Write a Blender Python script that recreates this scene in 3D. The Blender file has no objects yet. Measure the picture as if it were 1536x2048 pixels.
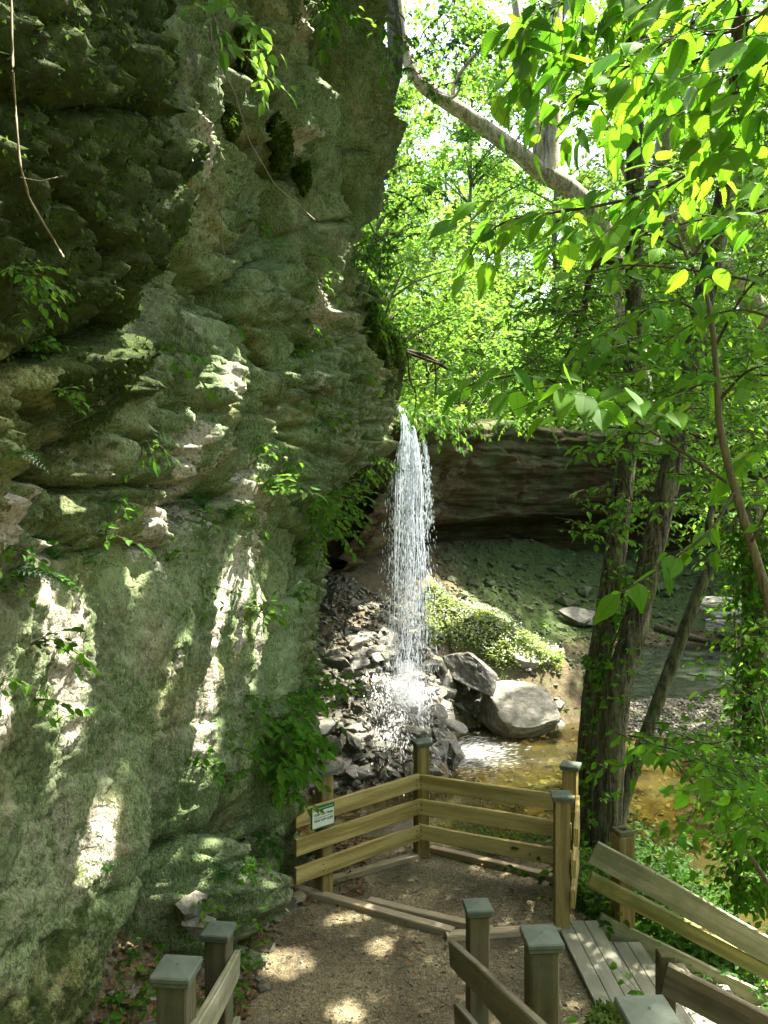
import bpy, bmesh, math, random
import numpy as np
from mathutils import Vector, Matrix
from mathutils.bvhtree import BVHTree

rng = np.random.default_rng(11)
random.seed(11)
F = 1540.0
C = bpy.context.scene.collection


def P(px, py, d):
    return np.array([(px - 768) / F * d, d, (1024 - py) / F * d])


def unit(v):
    v = np.asarray(v, float)
    return v / np.maximum(np.linalg.norm(v, axis=-1, keepdims=True), 1e-9)


SUN = unit([0.42, 0.18, 0.89])


# ------------------------------------------------------------------ noise
def _hash(ix, iy, iz, s):
    n = (ix * 73856093) ^ (iy * 19349663) ^ (iz * 83492791) ^ (s * 2654435)
    n = n & 0x7FFFFFFF
    n = ((n >> 15) ^ n) * 73244475 & 0x7FFFFFFF
    n = ((n >> 15) ^ n) * 73244475 & 0x7FFFFFFF
    n = (n >> 15) ^ n
    return (n & 0xFFFFF) / 1048575.0


def vnoise(x, y, z=0.0, s=0):
    x, y, z = np.broadcast_arrays(np.asarray(x, float), np.asarray(y, float), np.asarray(z, float))
    ix, iy, iz = (np.floor(a).astype(np.int64) for a in (x, y, z))
    fx, fy, fz = x - ix, y - iy, z - iz
    fx, fy, fz = (f * f * f * (f * (f * 6 - 15) + 10) for f in (fx, fy, fz))
    def h(a, b, c):
        return _hash(ix + a, iy + b, iz + c, s)
    def lx(b, c):
        p = h(0, b, c); q = h(1, b, c)
        return p + (q - p) * fx
    def ly(c):
        p = lx(0, c); q = lx(1, c)
        return p + (q - p) * fy
    p = ly(0); q = ly(1)
    return (p + (q - p) * fz) * 2 - 1


def fbm(x, y, z=0.0, o=4, s=0, gain=0.5):
    a, t, n = 1.0, 0.0, 0.0
    for k in range(o):
        t = t + a * vnoise(x * 2.03 ** k, y * 2.03 ** k, z * 2.03 ** k, s + k * 17)
        n += a
        a *= gain
    return t / n


def ridged(x, y, z=0.0, o=4, s=0):
    a, t, n = 1.0, 0.0, 0.0
    for k in range(o):
        t = t + a * (1 - 2 * np.abs(vnoise(x * 2.1 ** k, y * 2.1 ** k, z * 2.1 ** k, s + k * 17)))
        n += a
        a *= .5
    return t / n


def worley(x, y, s=0):
    ix, iy = np.floor(x).astype(np.int64), np.floor(y).astype(np.int64)
    f1 = np.full(x.shape, 9.0); f2 = np.full(x.shape, 9.0); cid = np.zeros(x.shape)
    gx = np.zeros(x.shape); gy = np.zeros(x.shape)
    for a in (-1, 0, 1):
        for b in (-1, 0, 1):
            cx, cy = ix + a, iy + b
            px = cx + _hash(cx, cy, 0, s); py = cy + _hash(cx, cy, 1, s)
            d = np.hypot(x - px, y - py)
            nr = d < f1
            f2 = np.where(nr, f1, np.minimum(f2, d))
            cid = np.where(nr, _hash(cx, cy, 2, s), cid)
            gx = np.where(nr, x - px, gx); gy = np.where(nr, y - py, gy)
            f1 = np.where(nr, d, f1)
    return f1, f2, cid, gx, gy


def gauss1(a, sig, axis):
    r = int(sig * 3) + 1
    k = np.exp(-0.5 * (np.arange(-r, r + 1) / sig) ** 2); k /= k.sum()
    pad = [(0, 0)] * a.ndim; pad[axis] = (r, r)
    b = np.pad(a, pad, mode='edge')
    return np.apply_along_axis(lambda m: np.convolve(m, k, 'valid'), axis, b)


def sstep(a, b, x):
    t = np.clip((x - a) / (b - a), 0, 1)
    return t * t * (3 - 2 * t)


# ------------------------------------------------------------------ mesh building
def mesh_np(name, V, faces, smooth=False, uv=None, attr=None):
    V = np.asarray(V, np.float32)
    faces = [np.asarray(f, np.int32) for f in faces if len(f)]
    me = bpy.data.meshes.new(name)
    me.vertices.add(len(V))
    me.vertices.foreach_set('co', V.ravel())
    nl = sum(f.size for f in faces); nf = sum(len(f) for f in faces)
    me.loops.add(nl); me.polygons.add(nf)
    vi = np.concatenate([f.ravel() for f in faces])
    tot = np.concatenate([np.full(len(f), f.shape[1], np.int32) for f in faces])
    st = np.concatenate([[0], np.cumsum(tot)[:-1]]).astype(np.int32)
    me.loops.foreach_set('vertex_index', vi)
    me.polygons.foreach_set('loop_start', st)
    if smooth:
        me.polygons.foreach_set('use_smooth', np.ones(nf, bool))
    else:
        me.polygons.foreach_set('use_smooth', np.zeros(nf, bool))
    if uv is not None:
        l = me.uv_layers.new(name='UVMap')
        l.data.foreach_set('uv', np.asarray(uv, np.float32)[vi].ravel())
    if attr:
        for k, a in attr.items():
            at = me.attributes.new(k, 'FLOAT', 'POINT')
            at.data.foreach_set('value', np.asarray(a, np.float32))
    me.update(calc_edges=True)
    return me


def put(name, me, mat, parent=None, loc=None):
    o = bpy.data.objects.new(name, me)
    if mat is not None and not me.materials:
        me.materials.append(mat)
    C.objects.link(o)
    if parent is not None:
        o.parent = parent
    if loc is not None:
        o.location = loc
    return o


def tag(o, label, cat, group=None):
    o['label'] = label; o['category'] = cat
    if group:
        o['group'] = group
    return o


def struct(o):
    o['kind'] = 'structure'
    return o


def stuff(o, label=None, cat=None):
    o['kind'] = 'stuff'
    if label:
        o['label'] = label
    if cat:
        o['category'] = cat
    return o


def thing(name, label, cat, loc=(0, 0, 0), group=None):
    o = bpy.data.objects.new(name, None)
    C.objects.link(o); o.location = loc
    o.empty_display_size = .1
    return tag(o, label, cat, group)


def copy_tree(o, parent=None):
    c = o.copy(); C.objects.link(c); c.parent = parent
    for ch in list(o.children):
        copy_tree(ch, c)
    return c


class MB:
    """collects pieces of one mesh"""
    def __init__(self):
        self.V = []; self.F = {}; self.n = 0
    def add(self, V, faces):
        V = np.asarray(V, float)
        for f in faces:
            f = np.asarray(f, np.int64)
            if len(f):
                self.F.setdefault(f.shape[1], []).append(f + self.n)
        self.V.append(V); self.n += len(V)
    def mesh(self, name, smooth=False, origin=None):
        V = np.concatenate(self.V)
        if origin is not None:
            V = V - np.asarray(origin)
        return mesh_np(name, V, [np.concatenate(f) for f in self.F.values()], smooth)


def catmull(pts, n):
    pts = np.asarray(pts, float)
    if len(pts) < 3:
        t = np.linspace(0, 1, n)[:, None]
        return pts[0] * (1 - t) + pts[-1] * t
    p = np.vstack([2 * pts[0] - pts[1], pts, 2 * pts[-1] - pts[-2]])
    m = len(pts) - 1
    u = np.linspace(0, m - 1e-6, n); i = u.astype(int); t = (u - i)[:, None]
    a, b, c, d = p[i], p[i + 1], p[i + 2], p[i + 3]
    return .5 * (2 * b + (c - a) * t + (2 * a - 5 * b + 4 * c - d) * t ** 2 + (3 * b - a - 3 * c + d) * t ** 3)


def tube(mb, pts, rad, seg=7, rough=0.0, seed=0, flute=0.0, cap=True):
    pts = np.asarray(pts, float); n = len(pts)
    rad = np.broadcast_to(np.asarray(rad, float), (n,))
    T = unit(np.gradient(pts, axis=0))
    ref = np.array([0.0, 0, 1.0]) if abs(T[:, 2]).mean() < .8 else np.array([1.0, 0, 0])
    A = unit(np.cross(T, ref)); B = np.cross(T, A)
    th = np.linspace(0, 2 * np.pi, seg, endpoint=False)
    R = rad[:, None] * np.ones(seg)
    if rough or flute:
        L = np.concatenate([[0], np.cumsum(np.linalg.norm(np.diff(pts, axis=0), axis=1))])
        cx, sx = np.cos(th), np.sin(th)
        if rough:
            R = R * (1 + rough * fbm(cx[None] * 1.2 + seed, sx[None] * 1.2, L[:, None] * 1.5, 3, seed))
        if flute:
            R = R * (1 + flute * ridged(cx[None] * 5 + seed, sx[None] * 5, L[:, None] * 2.2, 3, seed + 5))
    V = pts[:, None] + R[..., None] * (np.cos(th)[None, :, None] * A[:, None] + np.sin(th)[None, :, None] * B[:, None])
    V = V.reshape(-1, 3)
    i = np.arange(n - 1)[:, None] * seg; j = np.arange(seg)[None]
    k = (j + 1) % seg
    f = np.stack([i + j, i + k, i + seg + k, i + seg + j], -1).reshape(-1, 4)
    mb.add(V, [f])
    if cap:
        mb.add(np.vstack([V[:seg], pts[:1]]), [np.stack([(np.arange(seg) + 1) % seg, np.arange(seg), np.full(seg, seg)], -1)])
        mb.add(np.vstack([V[-seg:], pts[-1:]]), [np.stack([np.arange(seg), (np.arange(seg) + 1) % seg, np.full(seg, seg)], -1)])


def box(mb, c, s, rot=None, bev=0.0):
    """box with chamfered edges; c centre, s full size, rot 3x3"""
    s = np.asarray(s, float) / 2; b = min(bev, s.min() * .45)
    if b <= 0:
        V = np.array([[x, y, z] for z in (-1, 1) for y in (-1, 1) for x in (-1, 1)]) * s
        f4 = [[0, 2, 3, 1], [4, 5, 7, 6], [0, 1, 5, 4], [2, 6, 7, 3], [0, 4, 6, 2], [1, 3, 7, 5]]; f3 = []
    else:
        V = []; idx = {}
        for x in (-1, 1):
            for y in (-1, 1):
                for z in (-1, 1):
                    for ax in range(3):
                        sg = np.array([x, y, z], float)
                        p = sg * (s - b); p[ax] = sg[ax] * s[ax]
                        idx[(x, y, z, ax)] = len(V); V.append(p)
        V = np.array(V); f4 = []; f3 = []
        for ax in range(3):
            u, w = [(1, 2), (2, 0), (0, 1)][ax]
            for sg in (-1, 1):
                q = []
                for (a, c2) in ((-1, -1), (1, -1), (1, 1), (-1, 1)):
                    k = [0, 0, 0]; k[ax] = sg; k[u] = a; k[w] = c2
                    q.append(idx[(*k, ax)])
                f4.append(q if sg > 0 else q[::-1])
            for a in (-1, 1):
                for c2 in (-1, 1):
                    k0 = [0, 0, 0]; k1 = [0, 0, 0]
                    k0[ax] = -1; k1[ax] = 1
                    for k in (k0, k1):
                        k[u] = a; k[w] = c2
                    q = [idx[(*k0, u)], idx[(*k1, u)], idx[(*k1, w)], idx[(*k0, w)]]
                    f4.append(q if a * c2 > 0 else q[::-1])
        for x in (-1, 1):
            for y in (-1, 1):
                for z in (-1, 1):
                    q = [idx[(x, y, z, 0)], idx[(x, y, z, 1)], idx[(x, y, z, 2)]]
                    f3.append(q if x * y * z > 0 else q[::-1])
    if rot is not None:
        V = V @ np.asarray(rot).T
    mb.add(V + np.asarray(c), [np.array(f4), np.array(f3)] if f3 else [np.array(f4)])


# ------------------------------------------------------------------ leaves
def tpl_rhomb(w=.33, fold=.08):
    V = np.array([[0, 0, 0], [.45, -w, fold], [1, 0, -.05], [.45, w, fold]])
    return V, [np.array([[0, 1, 2], [0, 2, 3]])], None


def tpl_mid(w=.28, fold=.06):
    V = np.array([[0, 0, 0], [.22, -w * .8, fold], [.6, -w * .85, fold * .7], [1, 0, -.16], [.6, w * .85, fold * .7], [.22, w * .8, fold], [.42, 0, -.02]])
    f = np.array([[0, 1, 6], [1, 2, 6], [2, 3, 6], [3, 4, 6], [4, 5, 6], [5, 0, 6]])
    return V, [f], None


def tpl_fine(n=15, w=.315, fold=.05, droop=.2, teeth=.065):
    us = np.linspace(0, 1, n + 1)
    wid = w * np.sin(np.pi * us ** .72) ** .9 * (1 - .25 * us)
    zc = -droop * us ** 2
    V = []; UV = []
    for i, u in enumerate(us):
        V.append([u, 0, zc[i]]); UV.append([u, .5])
    L = []; Rr = []
    for sgn, lst in ((-1, L), (1, Rr)):
        for i, u in enumerate(us[:-1]):
            if i == 0:
                lst.append([0, 0]); continue
            a = len(V)
            V.append([u - .015, sgn * wid[i] * (1 - teeth), zc[i] + fold * .9]); UV.append([u - .02, .5 + sgn * .45])
            V.append([u + .05, sgn * (wid[i] * (1 + teeth * .9)), zc[i] + fold]); UV.append([u + .05, .5 + sgn * .5])
            lst.append([a, a + 1])
    f3 = []; f4 = []
    for sgn, lst in ((-1, L), (1, Rr)):
        for i in range(n):
            m0, m1 = i, i + 1
            if i == 0:
                f3.append([m0, lst[1][0], m1] if sgn < 0 else [m0, m1, lst[1][0]])
            elif i < n - 1:
                a, t = lst[i]; b = lst[i + 1][0]
                f4.append([m0, a, b, m1] if sgn < 0 else [m0, m1, b, a])
                f3.append([a, t, b] if sgn < 0 else [a, b, t])
            else:
                a, t = lst[i]
                f3.append([m0, a, m1] if sgn < 0 else [m0, m1, a])
                f3.append([a, t, m1] if sgn < 0 else [a, m1, t])
    return np.array(V), [np.array(f3), np.array(f4)], np.array(UV)


def tpl_five(k=5, w=.2):
    """palmate leaf of k leaflets"""
    V = []; f = []
    for q in range(k):
        a = (q - (k - 1) / 2) * math.radians(42)
        l = 1 - .18 * abs(q - (k - 1) / 2)
        c, s = math.cos(a), math.sin(a)
        for (u, v, z) in ((.08, 0, 0), (.5, -w, .03), (1, 0, -.1), (.5, w, .03)):
            u *= l; v *= l
            V.append([u * c - v * s, u * s + v * c, z])
        b = q * 4
        f += [[b, b + 1, b + 2], [b, b + 2, b + 3]]
    return np.array(V), [np.array(f)], None


def tpl_fern(n=11):
    """fern frond with pinnae"""
    V = []; f = []
    for i in range(n):
        u = i / n; l = .26 * math.sin(math.pi * (u * .8 + .18)) * (1.05 - u * .55)
        z = .18 * u - .5 * u * u
        for s in (-1, 1):
            b = len(V)
            V += [[u, 0, z], [u + .045, s * l * .5, z + .015], [u + .06, s * l, z - .04], [u - .03 + .05, s * l * .5 - 0 * s, z + .01]]
            V[b + 3][0] = u - .015
            f += [[b, b + 1, b + 2], [b, b + 2, b + 3]] if s < 0 else [[b, b + 2, b + 1], [b, b + 3, b + 2]]
    b = len(V)
    V += [[1, 0, -.32], [0, -.008, 0], [0, .008, 0]]
    f += [[b, b + 1, b + 2]]
    return np.array(V), [np.array(f)], None


def leaves(tpl, pos, D, N, sc):
    V0, fs, uv = tpl
    pos = np.asarray(pos, float); n = len(pos)
    D = unit(D); N = N - (N * D).sum(-1, keepdims=True) * D; N = unit(N); Y = np.cross(N, D)
    sc = np.broadcast_to(np.asarray(sc, float), (n,))
    V = pos[:, None] + sc[:, None, None] * (V0[None, :, :1] * D[:, None] + V0[None, :, 1:2] * Y[:, None] + V0[None, :, 2:3] * N[:, None])
    k = len(V0); off = (np.arange(n) * k)[:, None, None]
    F2 = [(f[None] + off).reshape(-1, f.shape[1]) for f in fs if len(f)]
    UVs = None if uv is None else np.tile(uv, (n, 1))
    return V.reshape(-1, 3), F2, UVs


def rand_unit(n):
    return unit(rng.normal(size=(n, 3)))


SHAFTS_T = np.zeros((0, 3)); SHAFTS_R = np.zeros(0)


def in_shaft(pos, pad=0.0):
    """true where a leaf would stand in one of the gaps through which the sun reaches the rock"""
    m = np.zeros(len(pos), bool)
    for T, r in zip(SHAFTS_T, SHAFTS_R):
        v = pos - T; t = v @ SUN
        d2 = (v * v).sum(1) - t * t
        m |= (t > .25) & (d2 < (r + pad) ** 2)
    return m


def leaf_mesh(name, tpl, pos, D, N, sc, shafts=True, origin=None, pad=.06):
    pos = np.asarray(pos, float); sc = np.broadcast_to(np.asarray(sc, float), (len(pos),))
    if shafts and len(SHAFTS_T):
        k = ~in_shaft(pos + unit(D) * sc[:, None] * .5, pad)
        pos, D, N, sc = pos[k], D[k], N[k], sc[k]
    if isinstance(tpl, list):
        g = rng.integers(0, len(tpl), len(pos)); Vs, uvs, Fs, off = [], [], [], 0
        for q, tp in enumerate(tpl):
            if (g == q).any():
                v, f, u_ = leaves(tp, pos[g == q], D[g == q], N[g == q], sc[g == q])
                Fs += [a + off for a in f]; Vs.append(v); uvs.append(u_); off += len(v)
        V, F2, uv = np.concatenate(Vs), Fs, np.concatenate(uvs)
    else:
        V, F2, uv = leaves(tpl, pos, D, N, sc)
    if origin is not None:
        V = V - np.asarray(origin)
    return mesh_np(name, V, F2, False, uv)


T_RH, T_MID, T_FIVE, T_FERN = tpl_rhomb(), tpl_mid(), tpl_five(), tpl_fern()
T_FINE = [tpl_fine(), tpl_fine(14, .27, .10, .34, .06), tpl_fine(16, .34, .02, .06, .07), tpl_fine(13, .30, -.04, .45, .05)]


# ------------------------------------------------------------------ materials
def nodes(name):
    m = bpy.data.materials.new(name); m.use_nodes = True
    nt = m.node_tree; nt.nodes.clear()
    out = nt.nodes.new('ShaderNodeOutputMaterial')
    def N(t, **kw):
        n = nt.nodes.new('ShaderNode' + t)
        for k, v in kw.items():
            if k.startswith('_'):
                setattr(n, k[1:], v)
            else:
                n.inputs[k.replace('__', ' ')].default_value = v
        return n
    L = nt.links.new
    return m, nt, N, L, out


def ramp(N, stops, interp='LINEAR'):
    r = N('ValToRGB'); e = r.color_ramp; e.interpolation = interp
    while len(e.elements) < len(stops):
        e.elements.new(.5)
    for q, (p, c) in zip(e.elements, stops):
        q.position = p; q.color = (*c, 1) if len(c) == 3 else (c[0], c[0], c[0], 1)
    return r


def mixc(N, L, fac, a, b, mode='MIX'):
    m = N('Mix', _data_type='RGBA', _blend_type=mode)
    for k, v in ((0, fac), (6, a), (7, b)):
        if isinstance(v, (int, float)):
            m.inputs[k].default_value = v
        elif isinstance(v, tuple):
            m.inputs[k].default_value = (*v, 1)
        else:
            L(v, m.inputs[k])
    return m.outputs[2]


def mapped(N, L, scale, space='Object'):
    tc = N('TexCoord'); mp = N('Mapping'); mp.inputs['Scale'].default_value = scale
    L(tc.outputs[space], mp.inputs[0])
    return mp.outputs[0]


def noise(N, L, vec, scale, detail=4, rough=.55, dist=0.0):
    n = N('TexNoise', Scale=scale, Detail=detail, Roughness=rough, Distortion=dist)
    if vec is not None:
        L(vec, n.inputs['Vector'])
    return n.outputs['Fac']


def mat_leaf(name, c_refl, c_trans, var=.35, gloss=.35, tmix=.5, veins=False):
    m, nt, N, L, out = nodes(name)
    geo = N('NewGeometry')
    hsv1 = N('HueSaturation'); hsv2 = N('HueSaturation')
    mr = N('MapRange'); mr.inputs['To Min'].default_value = 1 - var; mr.inputs['To Max'].default_value = 1 + var
    L(geo.outputs['Random Per Island'], mr.inputs['Value'])
    mh = N('MapRange'); mh.inputs['To Min'].default_value = .485; mh.inputs['To Max'].default_value = .515
    wn = N('TexWhiteNoise', _noise_dimensions='1D'); L(geo.outputs['Random Per Island'], wn.inputs['W'])
    L(wn.outputs['Value'], mh.inputs['Value'])
    fac = None
    if veins:
        uv = N('UVMap')
        sx = N('SeparateXYZ'); L(uv.outputs[0], sx.inputs[0])
        av = N('Math', _operation='ABSOLUTE'); sb = N('Math', _operation='SUBTRACT'); sb.inputs[1].default_value = .5
        L(sx.outputs['Y'], sb.inputs[0]); L(sb.outputs[0], av.inputs[0])
        mul = N('Math', _operation='MULTIPLY_ADD'); mul.inputs[1].default_value = -.55; L(av.outputs[0], mul.inputs[0]); L(sx.outputs['X'], mul.inputs[2])
        sc = N('Math', _operation='MULTIPLY'); sc.inputs[1].default_value = 13; L(mul.outputs[0], sc.inputs[0])
        fr = N('Math', _operation='FRACT'); L(sc.outputs[0], fr.inputs[0])
        r1 = ramp(N, [(0, (.72,)), (.10, (1,)), (.9, (1.0,)), (1, (.72,))]); L(fr.outputs[0], r1.inputs[0])
        r2 = ramp(N, [(0, (.6,)), (.035, (1,))]); L(av.outputs[0], r2.inputs[0])
        fac = mixc(N, L, 1.0, r1.outputs[0], r2.outputs[0], 'MULTIPLY')
    for h, c in ((hsv1, c_refl), (hsv2, c_trans)):
        h.inputs['Color'].default_value = (*c, 1)
        L(mr.outputs[0], h.inputs['Value']); L(mh.outputs[0], h.inputs['Hue'])
    c1, c2 = hsv1.outputs[0], hsv2.outputs[0]
    if fac is not None:
        c1 = mixc(N, L, 1.0, c1, fac, 'MULTIPLY'); c2 = mixc(N, L, 1.0, c2, fac, 'MULTIPLY')
    d = N('BsdfDiffuse'); t = N('BsdfTranslucent'); g = N('BsdfGlossy', Roughness=.5); g.inputs['Color'].default_value = (.9, .95, .9, 1)
    L(c1, d.inputs[0]); L(c2, t.inputs[0])
    a = N('MixShader'); a.inputs[0].default_value = tmix; L(d.outputs[0], a.inputs[1]); L(t.outputs[0], a.inputs[2])
    lw = N('LayerWeight', Blend=.25); gm = N('Math', _operation='MULTIPLY'); gm.inputs[1].default_value = gloss; L(lw.outputs['Fresnel'], gm.inputs[0])
    b = N('MixShader'); L(gm.outputs[0], b.inputs[0]); L(a.outputs[0], b.inputs[1]); L(g.outputs[0], b.inputs[2])
    L(b.outputs[0], out.inputs[0])
    return m


def finish(N, L, out, col, rough=.85, bump=None, bd=.02, bs=.6, spec=.3):
    p = N('BsdfPrincipled', Roughness=rough)
    p.inputs['Specular IOR Level'].default_value = spec
    L(col, p.inputs['Base Color'])
    if bump is not None:
        b = N('Bump', Strength=bs, Distance=bd); L(bump, b.inputs['Height']); L(b.outputs[0], p.inputs['Normal'])
    L(p.outputs[0], out.inputs[0])
    return p


def mat_cliff():
    m, nt, N, L, out = nodes('limestone_with_algae')
    v = mapped(N, L, (1, 1, 1)); vs = mapped(N, L, (3.2, 3.2, .45)); vm = mapped(N, L, (1, 1, .55))
    n2 = noise(N, L, v, 6, 7, .68)
    n3 = noise(N, L, v, 34, 6, .72)
    n4 = noise(N, L, vs, 1.3, 7, .7, .6)
    n5 = noise(N, L, v, 1.5, 6, .66, .8)
    n6 = noise(N, L, vm, 62, 4, .65)
    rock = ramp(N, [(.27, (.105, .095, .06)), (.48, (.29, .265, .19)), (.72, (.50, .47, .37))]); L(n2, rock.inputs[0])
    r2 = ramp(N, [(.32, (.42,)), (.5, (.95,)), (.68, (1.2,))]); L(n3, r2.inputs[0])
    c = mixc(N, L, 1.0, rock.outputs[0], r2.outputs[0], 'MULTIPLY')
    # olive algae in vertical streaks and broad patches
    alg = ramp(N, [(.3, (.036, .056, .018)), (.52, (.115, .16, .06)), (.72, (.21, .275, .125))]); L(n3, alg.inputs[0])
    f1 = ramp(N, [(.395, (.08,)), (.54, (.9,))]); L(mixc(N, L, .5, n4, n5), f1.inputs[0])
    c = mixc(N, L, f1.outputs[0], c, alg.outputs[0])
    zone = noise(N, L, v, .55, 3, .5, 1.2)
    z1 = ramp(N, [(.42, (0,)), (.60, (.6,))]); L(zone, z1.inputs[0])
    c = mixc(N, L, z1.outputs[0], c, mixc(N, L, 1.0, c, (.88, 1.08, .90), 'MULTIPLY'))
    z2 = ramp(N, [(.36, (.75,)), (.50, (0,))]); L(zone, z2.inputs[0])
    c = mixc(N, L, z2.outputs[0], c, mixc(N, L, 1.0, c, (1.25, 1.05, .62), 'MULTIPLY'))
    # crusts of pale green lichen, speckled
    lic = ramp(N, [(.43, (0,)), (.55, (1,))]); L(noise(N, L, v, 2.1, 6, .7, .8), lic.inputs[0])
    l2 = ramp(N, [(.47, (0,)), (.56, (.85,))]); L(n6, l2.inputs[0])
    lf = mixc(N, L, 1.0, lic.outputs[0], l2.outputs[0], 'MULTIPLY')
    am = N('Attribute'); am.attribute_name = 'mint'
    l3 = ramp(N, [(.40, (0,)), (.52, (.85,))]); L(mixc(N, L, .45, n6, n2), l3.inputs[0])
    lm = mixc(N, L, 1.0, l3.outputs[0], am.outputs['Fac'], 'MULTIPLY')
    c = mixc(N, L, lf, c, (.235, .33, .14))
    c = mixc(N, L, lm, c, (.25, .34, .165))
    # dark seeps and black crust
    dk = ramp(N, [(.52, (0,)), (.66, (.85,))]); L(noise(N, L, mapped(N, L, (2.0, 2.0, .6)), 1.7, 7, .74, .5), dk.inputs[0])
    c = mixc(N, L, dk.outputs[0], c, mixc(N, L, .35, (.035, .036, .018), alg.outputs[0]))
    sp = ramp(N, [(.30, (.9,)), (.42, (0,))]); L(n6, sp.inputs[0])
    c = mixc(N, L, sp.outputs[0], c, (.03, .032, .017))
    # pale limestone: mineral streaks, and sunlight painted into the colour at the flecks
    ab = N('Attribute'); ab.attribute_name = 'bare'  # 'bare' marks the pale streaks: mineral, with painted sunlight
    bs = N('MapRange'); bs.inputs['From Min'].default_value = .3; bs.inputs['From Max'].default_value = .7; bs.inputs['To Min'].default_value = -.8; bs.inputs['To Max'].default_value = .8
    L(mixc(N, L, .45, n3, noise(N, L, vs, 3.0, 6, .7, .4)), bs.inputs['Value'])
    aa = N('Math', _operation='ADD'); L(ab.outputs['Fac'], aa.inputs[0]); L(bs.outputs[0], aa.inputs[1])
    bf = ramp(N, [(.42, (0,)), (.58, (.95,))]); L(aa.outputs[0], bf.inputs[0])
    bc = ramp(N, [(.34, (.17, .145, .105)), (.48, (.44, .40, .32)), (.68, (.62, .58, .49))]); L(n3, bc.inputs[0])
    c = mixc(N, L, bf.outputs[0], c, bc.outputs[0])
    at = N('Attribute'); at.attribute_name = 'moss'
    ms = ramp(N, [(.3, (.009, .014, .003)), (.5, (.038, .058, .012)), (.74, (.10, .15, .03))]); L(mixc(N, L, .5, n2, n3), ms.inputs[0])
    ad = N('Math', _operation='ADD'); L(at.outputs['Fac'], ad.inputs[0])
    sb = N('MapRange'); sb.inputs['From Min'].default_value = .3; sb.inputs['From Max'].default_value = .7; sb.inputs['To Min'].default_value = -.45; sb.inputs['To Max'].default_value = .45
    L(n2, sb.inputs['Value']); L(sb.outputs[0], ad.inputs[1])
    mf = ramp(N, [(.42, (0,)), (.6, (1,))]); L(ad.outputs[0], mf.inputs[0])
    c = mixc(N, L, mf.outputs[0], c, ms.outputs[0])
    h = mixc(N, L, .5, n2, n3)
    h = mixc(N, L, .35, h, n6)
    finish(N, L, out, c, .88, h, .075, 1.0, .25)
    return m


def mat_rock(name, cols, scale=5, algae=.35, wet=.8, bump=.03):
    m, nt, N, L, out = nodes(name)
    v = mapped(N, L, (1, 1, 1)); oi = N('ObjectInfo')
    n1 = noise(N, L, v, scale, 6, .65); n2 = noise(N, L, v, scale * 7, 4, .7)
    r = ramp(N, [(.28, cols[0]), (.5, cols[1]), (.74, cols[2])]); L(n1, r.inputs[0])
    r2 = ramp(N, [(.3, (.65,)), (.7, (1.15,))]); L(n2, r2.inputs[0])
    c = mixc(N, L, 1.0, r.outputs[0], r2.outputs[0], 'MULTIPLY')
    mr = N('MapRange'); mr.inputs['To Min'].default_value = .55; mr.inputs['To Max'].default_value = 1.3
    L(oi.outputs['Random'], mr.inputs['Value'])
    hs = N('HueSaturation'); L(c, hs.inputs['Color']); L(mr.outputs[0], hs.inputs['Value'])
    f = ramp(N, [(.5, (0,)), (.66, (algae,))]); L(noise(N, L, v, 2.1, 5, .6), f.inputs[0])
    c = mixc(N, L, f.outputs[0], hs.outputs[0], (.085, .12, .05))
    finish(N, L, out, c, wet, mixc(N, L, .5, n1, n2), bump, .8, .4)
    return m


def mat_strata(name):
    m, nt, N, L, out = nodes(name)
    v = mapped(N, L, (1, 1, 1)); vz = mapped(N, L, (.5, .5, 2.0))
    n1 = mixc(N, L, .5, noise(N, L, vz, 1.9, 8, .74, .9), noise(N, L, mapped(N, L, (.8, .8, 9.0)), 1.6, 5, .7, .3)); n2 = noise(N, L, v, 5, 6, .7); n3 = noise(N, L, v, .7, 4, .5)
    r = ramp(N, [(.34, (.018, .014, .007)), (.5, (.062, .045, .019)), (.68, (.145, .105, .045))]); L(n1, r.inputs[0])
    r2 = ramp(N, [(.3, (.55,)), (.7, (1.2,))]); L(n2, r2.inputs[0])
    c = mixc(N, L, 1.0, r.outputs[0], r2.outputs[0], 'MULTIPLY')
    f = ramp(N, [(.45, (0,)), (.62, (.6,))]); L(n3, f.inputs[0])
    c = mixc(N, L, f.outputs[0], c, (.075, .10, .04))
    finish(N, L, out, c, .9, mixc(N, L, .35, n1, n2), .12, 1.0, .2)
    return m


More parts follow.
